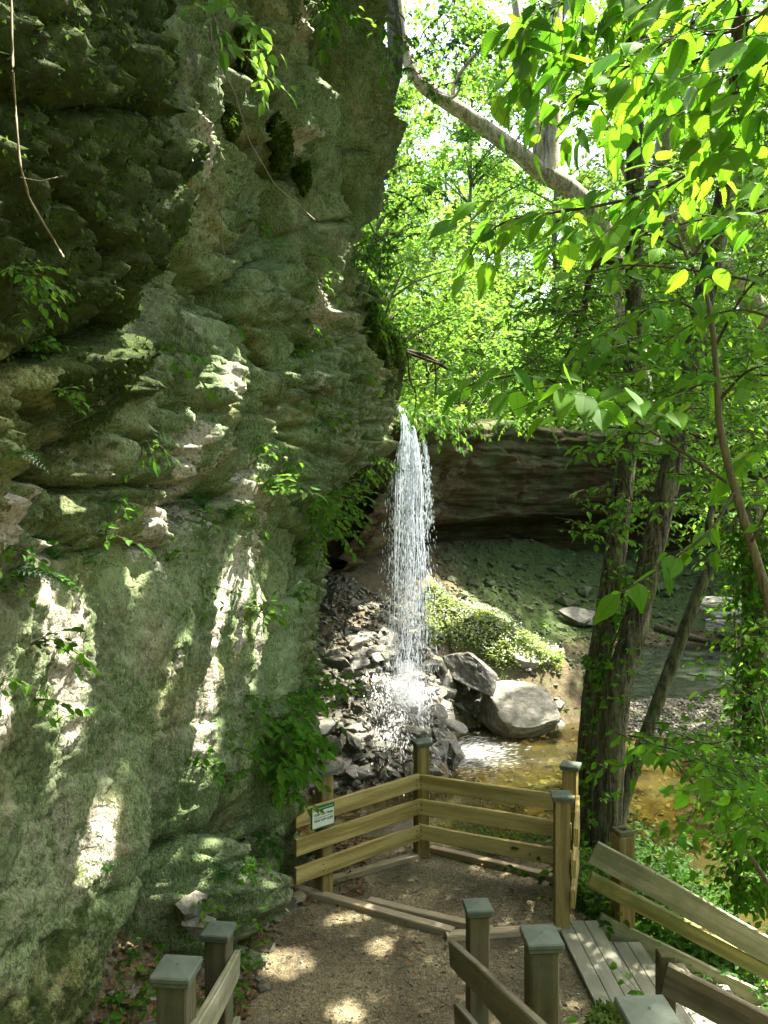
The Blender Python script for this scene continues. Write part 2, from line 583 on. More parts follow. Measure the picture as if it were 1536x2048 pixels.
def mat_ground(name='earth'):
    """leaf mould, talus and moss of the gorge floor"""
    m, nt, N, L, out = nodes(name)
    v = mapped(N, L, (1, 1, 1))
    n1 = noise(N, L, v, .9, 6, .65); n2 = noise(N, L, v, 7, 6, .7); n3 = noise(N, L, v, 45, 3, .7)
    r = ramp(N, [(.3, (.05, .042, .026)), (.5, (.12, .095, .055)), (.7, (.22, .18, .11))]); L(n2, r.inputs[0])
    r2 = ramp(N, [(.3, (.6,)), (.7, (1.2,))]); L(n3, r2.inputs[0])
    c = mixc(N, L, 1.0, r.outputs[0], r2.outputs[0], 'MULTIPLY')
    at = N('Attribute'); at.attribute_name = 'moss'
    ad = N('Math', _operation='ADD'); L(at.outputs['Fac'], ad.inputs[0]); 
    sb = N('MapRange'); sb.inputs['From Min'].default_value = .3; sb.inputs['From Max'].default_value = .7; sb.inputs['To Min'].default_value = -.4; sb.inputs['To Max'].default_value = .4
    L(n2, sb.inputs['Value']); L(sb.outputs[0], ad.inputs[1])
    mf = ramp(N, [(.4, (0,)), (.65, (.9,))]); L(ad.outputs[0], mf.inputs[0])
    gr = ramp(N, [(.3, (.028, .05, .014)), (.7, (.085, .135, .04))]); L(n2, gr.inputs[0])
    c = mixc(N, L, mf.outputs[0], c, gr.outputs[0])
    finish(N, L, out, c, .95, mixc(N, L, .5, n2, n3), .06, .9, .15)
    return m


def mat_gravel():
    m, nt, N, L, out = nodes('trail_gravel')
    v = mapped(N, L, (1, 1, 1))
    vo = N('TexVoronoi', Scale=85.0); L(v, vo.inputs['Vector'])
    n1 = noise(N, L, v, 1.6, 5, .6); n2 = noise(N, L, v, 22, 5, .7)
    a = ramp(N, [(0, (.115, .096, .056)), (.5, (.175, .148, .09)), (1, (.26, .228, .148))])
    sx = N('SeparateColor'); L(vo.outputs['Color'], sx.inputs[0]); L(sx.outputs[0], a.inputs[0])
    b = ramp(N, [(.38, (.55, .52, .48)), (.62, (1.1, 1.08, 1.0))]); L(n1, b.inputs[0])
    c = mixc(N, L, 1.0, a.outputs[0], b.outputs[0], 'MULTIPLY')
    d = ramp(N, [(.35, (.6,)), (.65, (1.1,))]); L(n2, d.inputs[0])
    c = mixc(N, L, 1.0, c, d.outputs[0], 'MULTIPLY')
    h = mixc(N, L, .5, vo.outputs['Distance'], n2)
    finish(N, L, out, c, .92, h, .012, .8, .2)
    return m


def mat_wood(name, c0, c1, axis=0, weather=0.0, green=0.0, knots=True, rough=.75):
    m, nt, N, L, out = nodes(name)
    sc = [9.0, 9.0, 9.0]; sc[axis] = .55
    oi = N('ObjectInfo'); tc = N('TexCoord'); mp = N('Mapping'); mp.inputs['Scale'].default_value = sc
    vm = N('VectorMath', _operation='SCALE'); cb = N('CombineXYZ'); L(oi.outputs['Random'], cb.inputs[0]); L(oi.outputs['Random'], cb.inputs[1]); L(oi.outputs['Random'], cb.inputs[2])
    L(cb.outputs[0], vm.inputs[0]); vm.inputs['Scale'].default_value = 57.0
    L(tc.outputs['Object'], mp.inputs[0]); L(vm.outputs[0], mp.inputs['Location'])
    w = N('TexWave', Scale=1.5, Distortion=9.0, Detail=3.0); w.inputs['Detail Scale'].default_value = .6; w.bands_direction = 'Y' if axis != 1 else 'Z'
    L(mp.outputs[0], w.inputs['Vector'])
    n1 = noise(N, L, mp.outputs[0], 4.5, 5, .6, .4); n2 = noise(N, L, tc.outputs['Object'], 2.2, 4, .6); n3 = noise(N, L, mp.outputs[0], 25, 3, .7)
    g = mixc(N, L, .5, w.outputs['Color'], n1)
    r = ramp(N, [(.25, c0), (.75, c1)]); L(g, r.inputs[0])
    r2 = ramp(N, [(.3, (.68,)), (.7, (1.12,))]); L(n3, r2.inputs[0])
    c = mixc(N, L, 1.0, r.outputs[0], r2.outputs[0], 'MULTIPLY')
    if weather:
        f = ramp(N, [(.4, (0,)), (.6, (weather,))]); L(n2, f.inputs[0])
        c = mixc(N, L, f.outputs[0], c, (.16, .155, .125))
    if green:
        f = ramp(N, [(.42, (0,)), (.6, (green,))]); L(noise(N, L, tc.outputs['Object'], 3.4, 5, .65), f.inputs[0])
        c = mixc(N, L, f.outputs[0], c, (.10, .13, .035))
    if knots:
        vo = N('TexVoronoi', Scale=2.1); L(tc.outputs['Object'], vo.inputs['Vector'])
        k = ramp(N, [(.025, (.75,)), (.06, (0,))]); L(vo.outputs['Distance'], k.inputs[0])
        c = mixc(N, L, k.outputs[0], c, (.06, .035, .015))
    finish(N, L, out, c, rough, g, .004, .5, .25)
    return m


def mat_bark(name, c0, c1, green=.3, scale=1.0):
    m, nt, N, L, out = nodes(name)
    v = mapped(N, L, (10 * scale, 10 * scale, 1.3 * scale)); vv = mapped(N, L, (1, 1, 1))
    n1 = noise(N, L, v, 2.2, 6, .65, .7); n2 = noise(N, L, vv, 22, 5, .7); n3 = noise(N, L, vv, 1.5, 4, .6)
    r = ramp(N, [(.41, c0), (.60, c1)]); L(mixc(N, L, .3, n1, n2), r.inputs[0])
    f = ramp(N, [(.5, (0,)), (.68, (green,))]); L(n3, f.inputs[0])
    c = mixc(N, L, f.outputs[0], r.outputs[0], (.075, .10, .035))
    finish(N, L, out, c, .92, mixc(N, L, .3, n1, n2), .05, 1.0, .2)
    return m


def mat_plain(name, col, rough=.7, var=.15, scale=12, bump=.003):
    m, nt, N, L, out = nodes(name)
    v = mapped(N, L, (1, 1, 1)); n = noise(N, L, v, scale, 5, .65)
    r = ramp(N, [(.3, tuple(c * (1 - var) for c in col)), (.7, tuple(min(1, c * (1 + var)) for c in col))]); L(n, r.inputs[0])
    finish(N, L, out, r.outputs[0], rough, n, bump, .5, .3)
    return m


def mat_water(name, tint, rip=1.0, deep=(.1, .09, .05), murk=.25):
    m, nt, N, L, out = nodes(name)
    v = mapped(N, L, (1, 1.6, 1))
    n = noise(N, L, v, 2.2 * rip, 4, .55, .6)
    b = N('Bump', Strength=.4, Distance=.03); L(n, b.inputs['Height'])
    t = N('BsdfTransparent'); t.inputs[0].default_value = (*tint, 1)
    d = N('BsdfDiffuse'); d.inputs[0].default_value = (*deep, 1)
    g = N('BsdfGlossy', Roughness=.06); L(b.outputs[0], g.inputs['Normal'])
    a = N('MixShader'); a.inputs[0].default_value = murk; L(t.outputs[0], a.inputs[1]); L(d.outputs[0], a.inputs[2])
    fr = N('Fresnel', IOR=1.33); L(b.outputs[0], fr.inputs['Normal'])
    x = N('MixShader'); L(fr.outputs[0], x.inputs[0]); L(a.outputs[0], x.inputs[1]); L(g.outputs[0], x.inputs[2])
    L(x.outputs[0], out.inputs[0])
    return m


def mat_foam(name, trans=.35, col=(.80, .84, .88)):
    m, nt, N, L, out = nodes(name)
    d = N('BsdfDiffuse'); d.inputs[0].default_value = (*col, 1)
    tl = N('BsdfTranslucent'); tl.inputs[0].default_value = (*col, 1)
    g = N('BsdfGlossy', Roughness=.12)
    t = N('BsdfTransparent')
    a = N('MixShader'); a.inputs[0].default_value = .4; L(d.outputs[0], a.inputs[1]); L(tl.outputs[0], a.inputs[2])
    b = N('MixShader'); b.inputs[0].default_value = .25; L(a.outputs[0], b.inputs[1]); L(g.outputs[0], b.inputs[2])
    c = N('MixShader'); c.inputs[0].default_value = trans; L(b.outputs[0], c.inputs[1]); L(t.outputs[0], c.inputs[2])
    L(c.outputs[0], out.inputs[0])
    return m


M = {}
M['cliff'] = mat_cliff()
M['strata'] = mat_strata('layered_shale')
M['earth'] = mat_ground()
M['gravel'] = mat_gravel()
M['stone'] = mat_rock('grey_limestone', ((.10, .095, .075), (.25, .235, .19), (.40, .38, .31)), 5, .3, .75)
M['stone_wet'] = mat_rock('wet_dark_limestone', ((.04, .04, .034), (.125, .12, .098), (.28, .26, .21)), 4, .3, .3)
M['leaf_elm'] = mat_leaf('elm_leaf', (.055, .14, .016), (.15, .37, .015), .28, .08, .55, True)
M['leaf_mid'] = mat_leaf('understorey_leaf', (.06, .145, .018), (.17, .38, .018), .35, .10, .5)
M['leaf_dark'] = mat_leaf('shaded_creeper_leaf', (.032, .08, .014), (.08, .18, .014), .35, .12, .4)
M['leaf_fern'] = mat_leaf('fern_leaf', (.045, .13, .03), (.08, .24, .03), .3, .2, .4)
M['leaf_bg'] = mat_leaf('sunlit_forest_leaf', (.065, .14, .022), (.165, .34, .034), .45, .1, .5)
M['leaf_bg2'] = mat_leaf('yellow_green_forest_leaf', (.085, .16, .025), (.19, .36, .04), .4, .1, .5)
M['leaf_cover'] = mat_leaf('sunlit_weed_leaf', (.22, .29, .10), (.34, .44, .10), .4, .1, .4)  # lighter than leaf green: strong sunlight on the spit put into the colour
M['moss_tuft'] = mat_leaf('moss_tuft', (.04, .08, .012), (.045, .085, .010), .7, .05, .3)
M['moss'] = mat_plain('cushion_moss', (.06, .085, .018), .95, .5, 40, .02)
M['wood'] = mat_wood('treated_pine', (.27, .20, .06), (.46, .375, .145), 0, .08)
M['wood_post'] = mat_wood('treated_pine_post', (.16, .12, .04), (.30, .23, .085), 2, .15)
M['wood_old'] = mat_wood('weathered_rail', (.09, .07, .045), (.20, .16, .10), 0, .55, .25)
M['wood_old_post'] = mat_wood('weathered_post', (.05, .04, .022), (.13, .10, .055), 2, .4, .35)
M['wood_grey'] = mat_wood('grey_weathered_plank', (.20, .195, .125), (.36, .35, .235), 0, .3, .4, True)
M['wood_moss'] = mat_wood('algae_stained_rail', (.12, .10, .03), (.26, .23, .07), 0, .1, .75)
M['wood_edge'] = mat_wood('bleached_edging', (.26, .20, .12), (.46, .38, .25), 0, .35)
M['composite'] = mat_wood('grey_composite_board', (.24, .235, .175), (.32, .315, .235), 1, .3, .0, False, .6)
M['cap'] = mat_plain('grey_post_cap', (.085, .105, .08), .6, .25, 9, .002)
M['bark'] = mat_bark('furrowed_bark', (.022, .020, .013), (.20, .185, .125), .6)
M['bark_dark'] = mat_bark('dark_twig_bark', (.03, .024, .014), (.09, .075, .045), .15)
M['bark_sap'] = mat_bark('smooth_sapling_bark', (.08, .075, .045), (.17, .15, .09), .4)
M['bark_pale'] = mat_bark('mottled_sycamore_bark', (.13, .11, .07), (.44, .40, .30), .15, .5)
M['vine'] = mat_plain('dry_vine', (.17, .145, .09), .8, .3)
# ------------------------------------------------------------------ camera, sky, sun
cam = bpy.data.objects.new('camera', bpy.data.cameras.new('camera'))
C.objects.link(cam)
cam.rotation_euler = (math.radians(90), 0, 0)
cam.data.lens = 36 * F / 2048; cam.data.sensor_width = 36; cam.data.clip_start = .05; cam.data.clip_end = 2000
S = bpy.context.scene
S.camera = cam
w = bpy.data.worlds.new('World'); S.world = w; w.use_nodes = True
nt = w.node_tree; bg = nt.nodes['Background']
sk = nt.nodes.new('ShaderNodeTexSky'); sk.sky_type = 'NISHITA'; sk.sun_disc = False
sk.sun_elevation = math.asin(SUN[2]); sk.sun_rotation = math.atan2(SUN[0], SUN[1]); sk.ozone_density = .25; sk.dust_density = 5.0; sk.air_density = .85
nt.links.new(sk.outputs[0], bg.inputs[0]); bg.inputs[1].default_value = 0.13
sl = bpy.data.lights.new('sun', 'SUN'); sl.energy = 5.0; sl.angle = math.radians(.5); sl.color = (1, .94, .80)
so = bpy.data.objects.new('sun', sl); C.objects.link(so)
so.rotation_euler = Vector(SUN).to_track_quat('Z', 'Y').to_euler()
S.view_settings.view_transform = 'Standard'; S.view_settings.look = 'None'
S.view_settings.exposure = 2.85; S.view_settings.gamma = 1
S.render.engine = 'CYCLES'
cy = S.cycles
cy.max_bounces = 7; cy.diffuse_bounces = 4; cy.glossy_bounces = 3; cy.transmission_bounces = 5; cy.transparent_max_bounces = 14
cy.use_denoising = True; cy.denoiser = 'OPENIMAGEDENOISE'; cy.denoising_prefilter = 'ACCURATE'
cy.sample_clamp_indirect = 6; cy.caustics_reflective = False; cy.caustics_refractive = False
cy.use_adaptive_sampling = False

# ------------------------------------------------------------------ the cliff on the left
ST = {  # distance along the gorge: (height, how far the rock comes out)
 1.0: [(-6, -1.7), (-2, -1.6), (0, -1.5), (1, -1.35), (8, -1.3)],
 2.4: [(-6, -1.9), (-2, -1.85), (-.2, -1.75), (.3, -1.55), (.7, -1.35), (1.6, -1.28), (8, -1.3)],
 3.0: [(-6, -2.0), (-2.5, -1.85), (-1, -1.78), (0, -1.72), (.3, -1.6), (.7, -1.38), (1.2, -1.22), (2, -1.2), (3, -1.25), (8, -1.25)],
 3.5: [(-6, -2.0), (-2.5, -1.8), (-1, -1.78), (0, -1.74), (.25, -1.66), (.5, -1.42), (.9, -1.22), (1.3, -1.02), (2, -.98), (3, -1.08), (8, -1.1)],
 3.8: [(-6, -2.0), (-3, -1.78), (-1.2, -1.78), (0, -1.75), (.3, -1.68), (.5, -1.5), (.8, -1.27), (1.24, -.97), (1.8, -.86), (2.5, -.98), (4, -1.02), (8, -1.1)],
 4.1: [(-6, -2.1), (-3, -1.72), (-1.2, -1.76), (0, -1.75), (.15, -1.62), (.5, -1.6), (.8, -1.5), (1.24, -1.25), (1.9, -1.1), (2.6, -1.2), (4, -1.2), (8, -1.2)],
 4.5: [(-6, -2.3), (-3.2, -1.78), (-2.6, -1.60), (-1.6, -1.66), (-.4, -1.72), (.05, -1.72), (.13, -1.55), (.5, -1.55), (1, -1.5), (2, -1.42), (4, -1.4), (8, -1.3)],
 4.75: [(-6, -2.4), (-3.2, -2.0), (-2.6, -1.62), (-2.1, -1.44), (-1.5, -1.58), (-.4, -1.7), (.08, -1.72), (.16, -1.5), (.6, -1.52), (1.2, -1.5), (2, -1.5), (4, -1.4), (8, -1.3)],
 5.1: [(-6, -2.3), (-3.5, -2.15), (-2.8, -1.9), (-2.2, -1.62), (-1.5, -1.6), (-.6, -1.64), (.1, -1.72), (.18, -1.48), (.6, -1.42), (1.2, -1.5), (2, -1.5), (4, -1.35), (8, -1.2)],
 5.6: [(-6, -2.1), (-3.6, -2.0), (-2.8, -1.85), (-2.2, -1.6), (-1.5, -1.5), (-.6, -1.5), (.1, -1.6), (.2, -1.36), (.55, -1.22), (1.0, -1.22), (1.45, -1.4), (2, -1.4), (4, -1.2), (8, -1.1)],
 6.0: [(-6, -1.5), (-3.6, -1.42), (-3.3, -1.3), (-2.85, -1.3), (-2.6, -1.5), (-2, -1.3), (-.8, -1.3), (0, -1.48), (.15, -1.42), (.3, -1.2), (.6, -1.08), (1.2, -1.12), (1.45, -1.3), (2.4, -1.26), (4, -1.1), (8, -1.0)],
 6.4: [(-6, -1.3), (-3.6, -1.15), (-3.1, -1.05), (-2.85, -1.25), (-2.5, -1.3), (-2, -1.18), (-.8, -1.2), (.1, -1.35), (.25, -1.2), (.6, -1.12), (1.1, -1.2), (1.6, -1.3), (2.4, -1.2), (3.5, -.95), (8, -.9)],
 7.0: [(-6, -1.3), (-3.6, -1.15), (-3.2, -1.1), (-2.7, -.98), (-2, -1.0), (-1, -1.07), (-.2, -1.2), (.15, -1.1), (.3, -1.15), (.7, -1.18), (1.05, -1.0), (1.3, -1.02), (1.5, -1.2), (2.5, -1.05), (3.5, -.74), (4.65, -.88), (8, -.7)],
 8.0: [(-6, -1.2), (-3.7, -1.0), (-3.2, -.95), (-2.7, -.86), (-2, -.85), (-1, -.76), (0, -.78), (.6, -.78), (1.0, -.82), (1.15, -.92), (1.5, -.82), (1.75, -.95), (2.0, -.64), (2.6, -.55), (3.3, -.5), (4.2, -.56), (5.3, -.6), (8, -.5)],
 8.6: [(-6, -1.3), (-3.7, -1.05), (-2.7, -.92), (-1.5, -.78), (-.7, -.68), (0, -.72), (.6, -.66), (1.2, -.65), (1.8, -.72), (2.2, -.56), (2.7, -.5), (3.2, -.42), (4, -.1), (4.8, .02), (5.8, -.2), (8, -.1)],
 9.0: [(-6, -1.4), (-3.5, -1.1), (-2.5, -.97), (-1.5, -.82), (-.7, -.69), (0, -.74), (.6, -.64), (1.2, -.58), (1.8, -.6), (2.4, -.62), (3.1, -.47), (3.6, -.16), (4.2, .03), (4.8, .17), (5.8, -.06), (8, 0)],
 9.4: [(-6, -1.6), (-3.5, -1.3), (-1.5, -1.0), (-.7, -.86), (0, -.88), (.6, -.66), (1.2, -.5), (1.9, -.52), (2.6, -.7), (3.2, -.6), (3.8, -.3), (4.4, .05), (5, .16), (6, 0), (8, 0)],
 10.: [(-6, -1.9), (-3, -1.8), (-1, -1.5), (0, -1.25), (.7, -.55), (1.2, -.36), (2, -.33), (2.5, -.45), (3, -.66), (4, -.55), (5, -.1), (6.5, 0), (8, 0)],
 11.: [(-6, -2.2), (-3, -2.1), (-1, -1.8), (0, -1.4), (.6, -.6), (1.1, -.22), (1.9, -.08), (2.4, -.14), (2.9, -.38), (3.15, -.3), (3.4, -.6), (4.5, -1.0), (8, -2)],
 12.: [(-6, -2.5), (-3, -2.4), (-1, -2.1), (.2, -1.3), (.75, -.45), (1.1, 0), (1.6, .1), (2.2, .2), (2.5, .05), (2.9, -.15), (3.3, 0), (3.5, -.2), (4.3, -.9), (8, -2.6)],
 13.: [(-6, -2.7), (-3, -2.6), (-1, -2.3), (.2, -1.5), (.75, -.55), (1.1, -.02), (1.6, .12), (2.1, .18), (2.5, 0), (2.9, -.3), (3.4, -.6), (4.3, -1.4), (8, -3)],
 14.: [(-6, -2.8), (-3, -2.6), (-1, -2.4), (.2, -1.6), (.8, -.7), (1.2, -.02), (1.6, .12), (2.05, .12), (2.4, -.3), (3.2, -1.2), (4, -2), (8, -3.5)],
 15.3: [(-6, -2.8), (-3, -2.6), (-1, -2.5), (.4, -1.6), (.9, -.9), (1.3, 0), (1.6, .1), (2.0, .05), (2.3, -.5), (3.2, -1.8), (4, -2.6), (8, -4)],
 16.4: [(-6, -3.0), (-1, -2.8), (.6, -2), (1.3, -1), (2.0, -.8), (2.4, -1.6), (4, -3.2), (8, -4)],
}
dC = .024
Yg = np.arange(1.0, 16.4, dC); Zg = np.arange(-5.6, 7.6, dC)
ks = sorted(ST)
prof = np.array([np.interp(Zg, *np.array(ST[k]).T) for k in ks])
Xc = np.array([np.interp(Yg, ks, prof[:, j]) for j in range(len(Zg))]).T       # (Y,Z)
Xc = gauss1(gauss1(Xc, 3.2, 0), 2.6, 1)
YY, ZZ = np.meshgrid(Yg, Zg, indexing='ij')
# moss-covered nose near the camera
moss = sstep(4.55, 4.1, YY + .12 * fbm(ZZ, YY, 0, 3, 5)) * sstep(.2, .75, ZZ + .25 * fbm(YY * 2, ZZ * 2, 0, 3, 8) - .22 * sstep(3.3, 2.6, YY))
moss = np.maximum(moss, .55 * sstep(-1.0, -2.6, ZZ) * sstep(5.2, 4.0, YY))
moss = np.maximum(moss, .9 * sstep(10.6, 11.6, YY) * sstep(1.5, 2.1, ZZ) * sstep(-.2, .35, fbm(YY * 1.4, ZZ * 1.4, 3, 3, 61) + .25))
wx = YY + .35 * fbm(YY * .8, ZZ * .8, 0, 3, 21); wz = ZZ + .3 * fbm(YY * .8, ZZ * .8, 4, 3, 22) + .12 * YY
smooth_low = sstep(.1, -.5, ZZ) * sstep(8.2, 7.4, YY) * (1 - sstep(5.4, 5.9, YY) * sstep(-2.3, -2.7, ZZ))
f1, f2, cid, gx, gy = worley(wx * .95, wz * 1.25, 3)
blk = (cid - .5) * .24 + (gx * (cid - .5) * .45) + gy * .16
crack = np.exp(-((f2 - f1) / .05) ** 2)
g1, g2, cid2, hx, hy = worley(wx * 2.6 + .4 * vnoise(YY * 3, ZZ * 3, 0, 7), wz * 4.2 + .4 * vnoise(YY * 3, ZZ * 3, 5, 7), 9)
blk2 = (cid2 - .5) * .07 + hy * .07 + hx * (cid2 - .5) * .1
crack2 = np.exp(-((g2 - g1) / .07) ** 2)
# cracks, ledges and blocks measured from the photograph, carved into the rock
IPX, IPY = 768 + F * Xc / YY, 1024 - F * ZZ / YY


def pl_dist(poly):
    d = np.full(IPX.shape, 1e9); p = np.array(poly, float)
    for (ax, ay), (bx, by) in zip(p[:-1], p[1:]):
        t = np.clip(((IPX - ax) * (bx - ax) + (IPY - ay) * (by - ay)) / ((bx - ax) ** 2 + (by - ay) ** 2), 0, 1)
        d = np.minimum(d, np.hypot(IPX - ax - t * (bx - ax), IPY - ay - t * (by - ay)))
    return d


carve = np.zeros_like(Xc)
jn = 7 * fbm(YY * 5, ZZ * 5, 0, 3, 25)
for poly, w_, dep, y0, y1 in [
    ([(-40, 962), (90, 955), (150, 978), (260, 966), (330, 976), (425, 966)], 9, .24, 3.2, 6.4), ([(345, 520), (400, 560), (430, 605), (475, 600)], 16, .25, 4.6, 7), ([(380, 560), (420, 590)], 24, .25, 4.6, 7),
    ([(330, 600), (420, 622), (468, 650), (492, 720), (482, 790), (455, 822)], 7, .16, 4.6, 7.2), ([(360, 815), (470, 822)], 7, .14, 4.6, 7.2), ([(590, 792), (662, 782)], 6, .14, 6.4, 8.8), ([(545, 862), (645, 850)], 6, .12, 6.4, 9),
    ([(590, 706), (640, 700), (695, 690)], 7, .16, 6.4, 9), ([(628, 330), (640, 480), (648, 600)], 8, .16, 6.2, 8.8), ([(440, 180), (480, 290), (525, 335), (622, 362)], 8, .18, 4.8, 8), ([(520, 870), (500, 955), (545, 1025)], 6, .10, 5.5, 8),
    ([(650, 110), (662, 200), (690, 330), (702, 430)], 8, .18, 7.5, 9.6), ([(560, 20), (600, 80), (642, 150), (630, 250)], 7, .16, 6.2, 8.8), ([(440, 500), (520, 520), (600, 480), (640, 490)], 6, .10, 5, 8.4), ([(480, 640), (540, 655), (610, 640), (660, 655)], 6, .11, 5.5, 8.6),
    ([(700, 620), (770, 612)], 5, .14, 9.6, 12.8), ([(690, 660), (760, 668), (795, 660)], 5, .12, 9.6, 13), ([(675, 760), (760, 775)], 5, .12, 9, 13), ([(690, 850), (770, 846)], 5, .14, 9, 13.6), ([(660, 930), (700, 925)], 8, .12, 8.8, 12),
    ([(560, 1050), (545, 1200), (530, 1330), (540, 1500)], 6, .07, 5.6, 8.4), ([(470, 1060), (430, 1250), (400, 1450), (360, 1600)], 7, .06, 5, 7.4), ([(330, 1690), (260, 1850), (190, 2050)], 14, .22, 4.2, 6.2), ([(440, 1560), (430, 1680), (470, 1760)], 8, .14, 5.4, 7.2),
    ([(520, 1600), (480, 1700), (525, 1790)], 7, .13, 5.8, 7.4), ([(20, 1090), (130, 1110), (240, 1085), (330, 1100)], 7, .09, 3.3, 5.6), ([(240, 1000), (250, 1060), (235, 1090)], 6, .08, 4, 5.6), ([(605, 1080), (640, 1200), (600, 1340)], 6, .08, 7.4, 9.4),
    ([(200, 860), (270, 900), (400, 910)], 6, .10, 4, 6.2), ([(330, 880), (350, 960)], 6, .10, 4.2, 6.2)]:
    g = np.exp(-((pl_dist(poly) + jn) / w_) ** 2) * (YY > y0) * (YY < y1)
    carve -= dep * g
for (cx, cy_, rx, ry, amp, y0, y1) in [(562, 772, 24, 30, .14, 6, 8), (624, 765, 38, 18, .16, 6.6, 8.6), (425, 720, 62, 90, .10, 4.8, 7), (365, 925, 52, 42, .09, 4.6, 6.4), (500, 990, 34, 26, .14, 6, 7.8), (225, 745, 34, 44, .10, 3.3, 4.6), (180, 1045, 60, 40, .08, 3.6, 5.4),
    (60, 1010, 70, 40, .08, 3, 4.6), (500, 240, 40, 45, .12, 5, 7.4), (600, 220, 40, 60, .12, 6, 8.4), (520, 180, 30, 30, .10, 5, 7.4), (660, 500, 40, 90, .08, 7, 9), (650, 640, 14, 40, .10, 7.4, 9), (480, 1790, 44, 50, .12, 5.6, 7), (385, 1800, 36, 40, .10, 5.2, 6.6), (560, 1400, 30, 120, .05, 6, 8.6)]:
    r_ = (np.abs((IPX - cx + jn) / rx) ** 3 + np.abs((IPY - cy_ + jn) / ry) ** 3) ** (1 / 3)
    carve += amp * sstep(1.15, .8, r_) * (YY > y0) * (YY < y1)
mint = np.zeros_like(Xc)
for (cx, cy_, rx, ry, y0, y1) in [(430, 690, 60, 110, 4.7, 7.2), (410, 560, 60, 50, 4.7, 7.2), (450, 880, 50, 70, 4.7, 7), (290, 830, 60, 50, 4.2, 6), (560, 560, 60, 90, 6, 8.6), (640, 700, 50, 60, 6.5, 9), (600, 880, 50, 60, 6.4, 9), (480, 1130, 40, 120, 5, 7.6), (580, 1150, 50, 140, 6.4, 9), (640, 300, 60, 120, 6.4, 9.4), (230, 1150, 60, 60, 4, 5.6), (560, 1330, 40, 100, 6, 8.6)]:
    mint = np.maximum(mint, np.exp(-((IPX - cx) / rx) ** 2 - ((IPY - cy_) / ry) ** 2) * (YY > y0) * (YY < y1))
rough = 1 - .82 * smooth_low
d = rough * (blk - .15 * crack) + (.10 + .90 * rough) * (blk2 - .045 * crack2)
# bedding ledges
zb = ZZ * 3.1 + .5 * fbm(YY * .7, ZZ * .5, 2, 3, 31) + .1 * YY
saw = (zb - np.floor(zb)); bid = _hash(np.floor(zb).astype(np.int64), 0 * zb.astype(np.int64), 0, 4)
led = (sstep(0, .18, saw) * sstep(1.0, .75, saw)) * (.35 + bid)
ledm = sstep(6.0, 7.6, YY) * sstep(-.2, .5, ZZ) * sstep(2.7, 2.1, ZZ) + .9 * sstep(10.4, 11.2, YY) * sstep(.4, .9, ZZ) + .75 * sstep(5.4, 6, YY) * sstep(-2.3, -2.8, ZZ)
d += .085 * np.clip(ledm, 0, 1) * (led - .4)
# fluting of the water-worn lower face
d += .05 * smooth_low * ridged(YY * 2.4 + .5 * fbm(ZZ, YY, 0, 2, 40), ZZ * .35, 0, 4, 41)
d += .02 * ridged(YY * 6, ZZ * 1.3, 0, 3, 43) * sstep(9.6, 9.0, YY)
# general relief
k1, k2, cid3, jx, jy = worley(wx * 6.5 + .5 * vnoise(YY * 7, ZZ * 7, 0, 17), wz * 9 + .5 * vnoise(YY * 7, ZZ * 7, 5, 17), 19)
d += (.16 + .84 * rough) * ((cid3 - .5) * .032 + jy * .035 - .02 * np.exp(-((k2 - k1) / .09) ** 2))
d += carve
d += .10 * fbm(YY * 1.1, ZZ * 1.3, 0, 4, 50) + .045 * ridged(YY * 3.3, ZZ * 3.6, 0, 4, 51) * (1 - .75 * smooth_low)
pit = fbm(YY * 9, ZZ * 9, 0, 4, 52)
d += (.35 + .65 * rough) * (.026 * pit - .045 * sstep(.2, .45, pit)) + .016 * ridged(YY * 20, ZZ * 15, 0, 2, 53)
d += moss * (.055 * np.abs(fbm(YY * 5, ZZ * 4, 0, 4, 55)) + .05 * fbm(YY * 13, ZZ * 9, 0, 3, 56) - .05 * sstep(.1, .4, fbm(YY * 3.5, ZZ * 3.0, 1, 3, 57)))
Xc = Xc + d
Vc = np.stack([Xc, YY, ZZ], -1).reshape(-1, 3)
ny, nz = len(Yg), len(Zg)
ii = (np.arange(ny - 1)[:, None] * nz + np.arange(nz - 1)[None]).ravel()
Fc = np.stack([ii, ii + nz, ii + nz + 1, ii + 1], -1)
cliff_me = mesh_np('cliff', Vc, [Fc[:, ::-1]], True, attr={'moss': moss.ravel(), 'bare': np.zeros(moss.size), 'mint': mint.ravel()})  # 'bare': pale mineral streaks with painted sunlight, filled in below
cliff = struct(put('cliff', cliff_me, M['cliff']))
cliff['label'] = 'tall mossy limestone cliff overhanging the gravel trail'

# ------------------------------------------------------------------ rim of the alcove behind the fall
RIM = np.array([(-9, 13.2, 2.3), (-5, 14.6, 2.15), (-2, 15.1, 2.0), (.15, 15.35, 1.98), (.75, 15.9, 1.85), (1.2, 17.2, 2.0), (2.0, 20, 2.35), (3.6, 24, 2.7), (6.5, 27, 2.95), (10, 28, 3.0), (14, 27, 2.9), (18, 24, 2.6), (21, 19, 2.4), (23, 12, 2.2), (24, 2, 2.0)])
RC = catmull(RIM, 420)


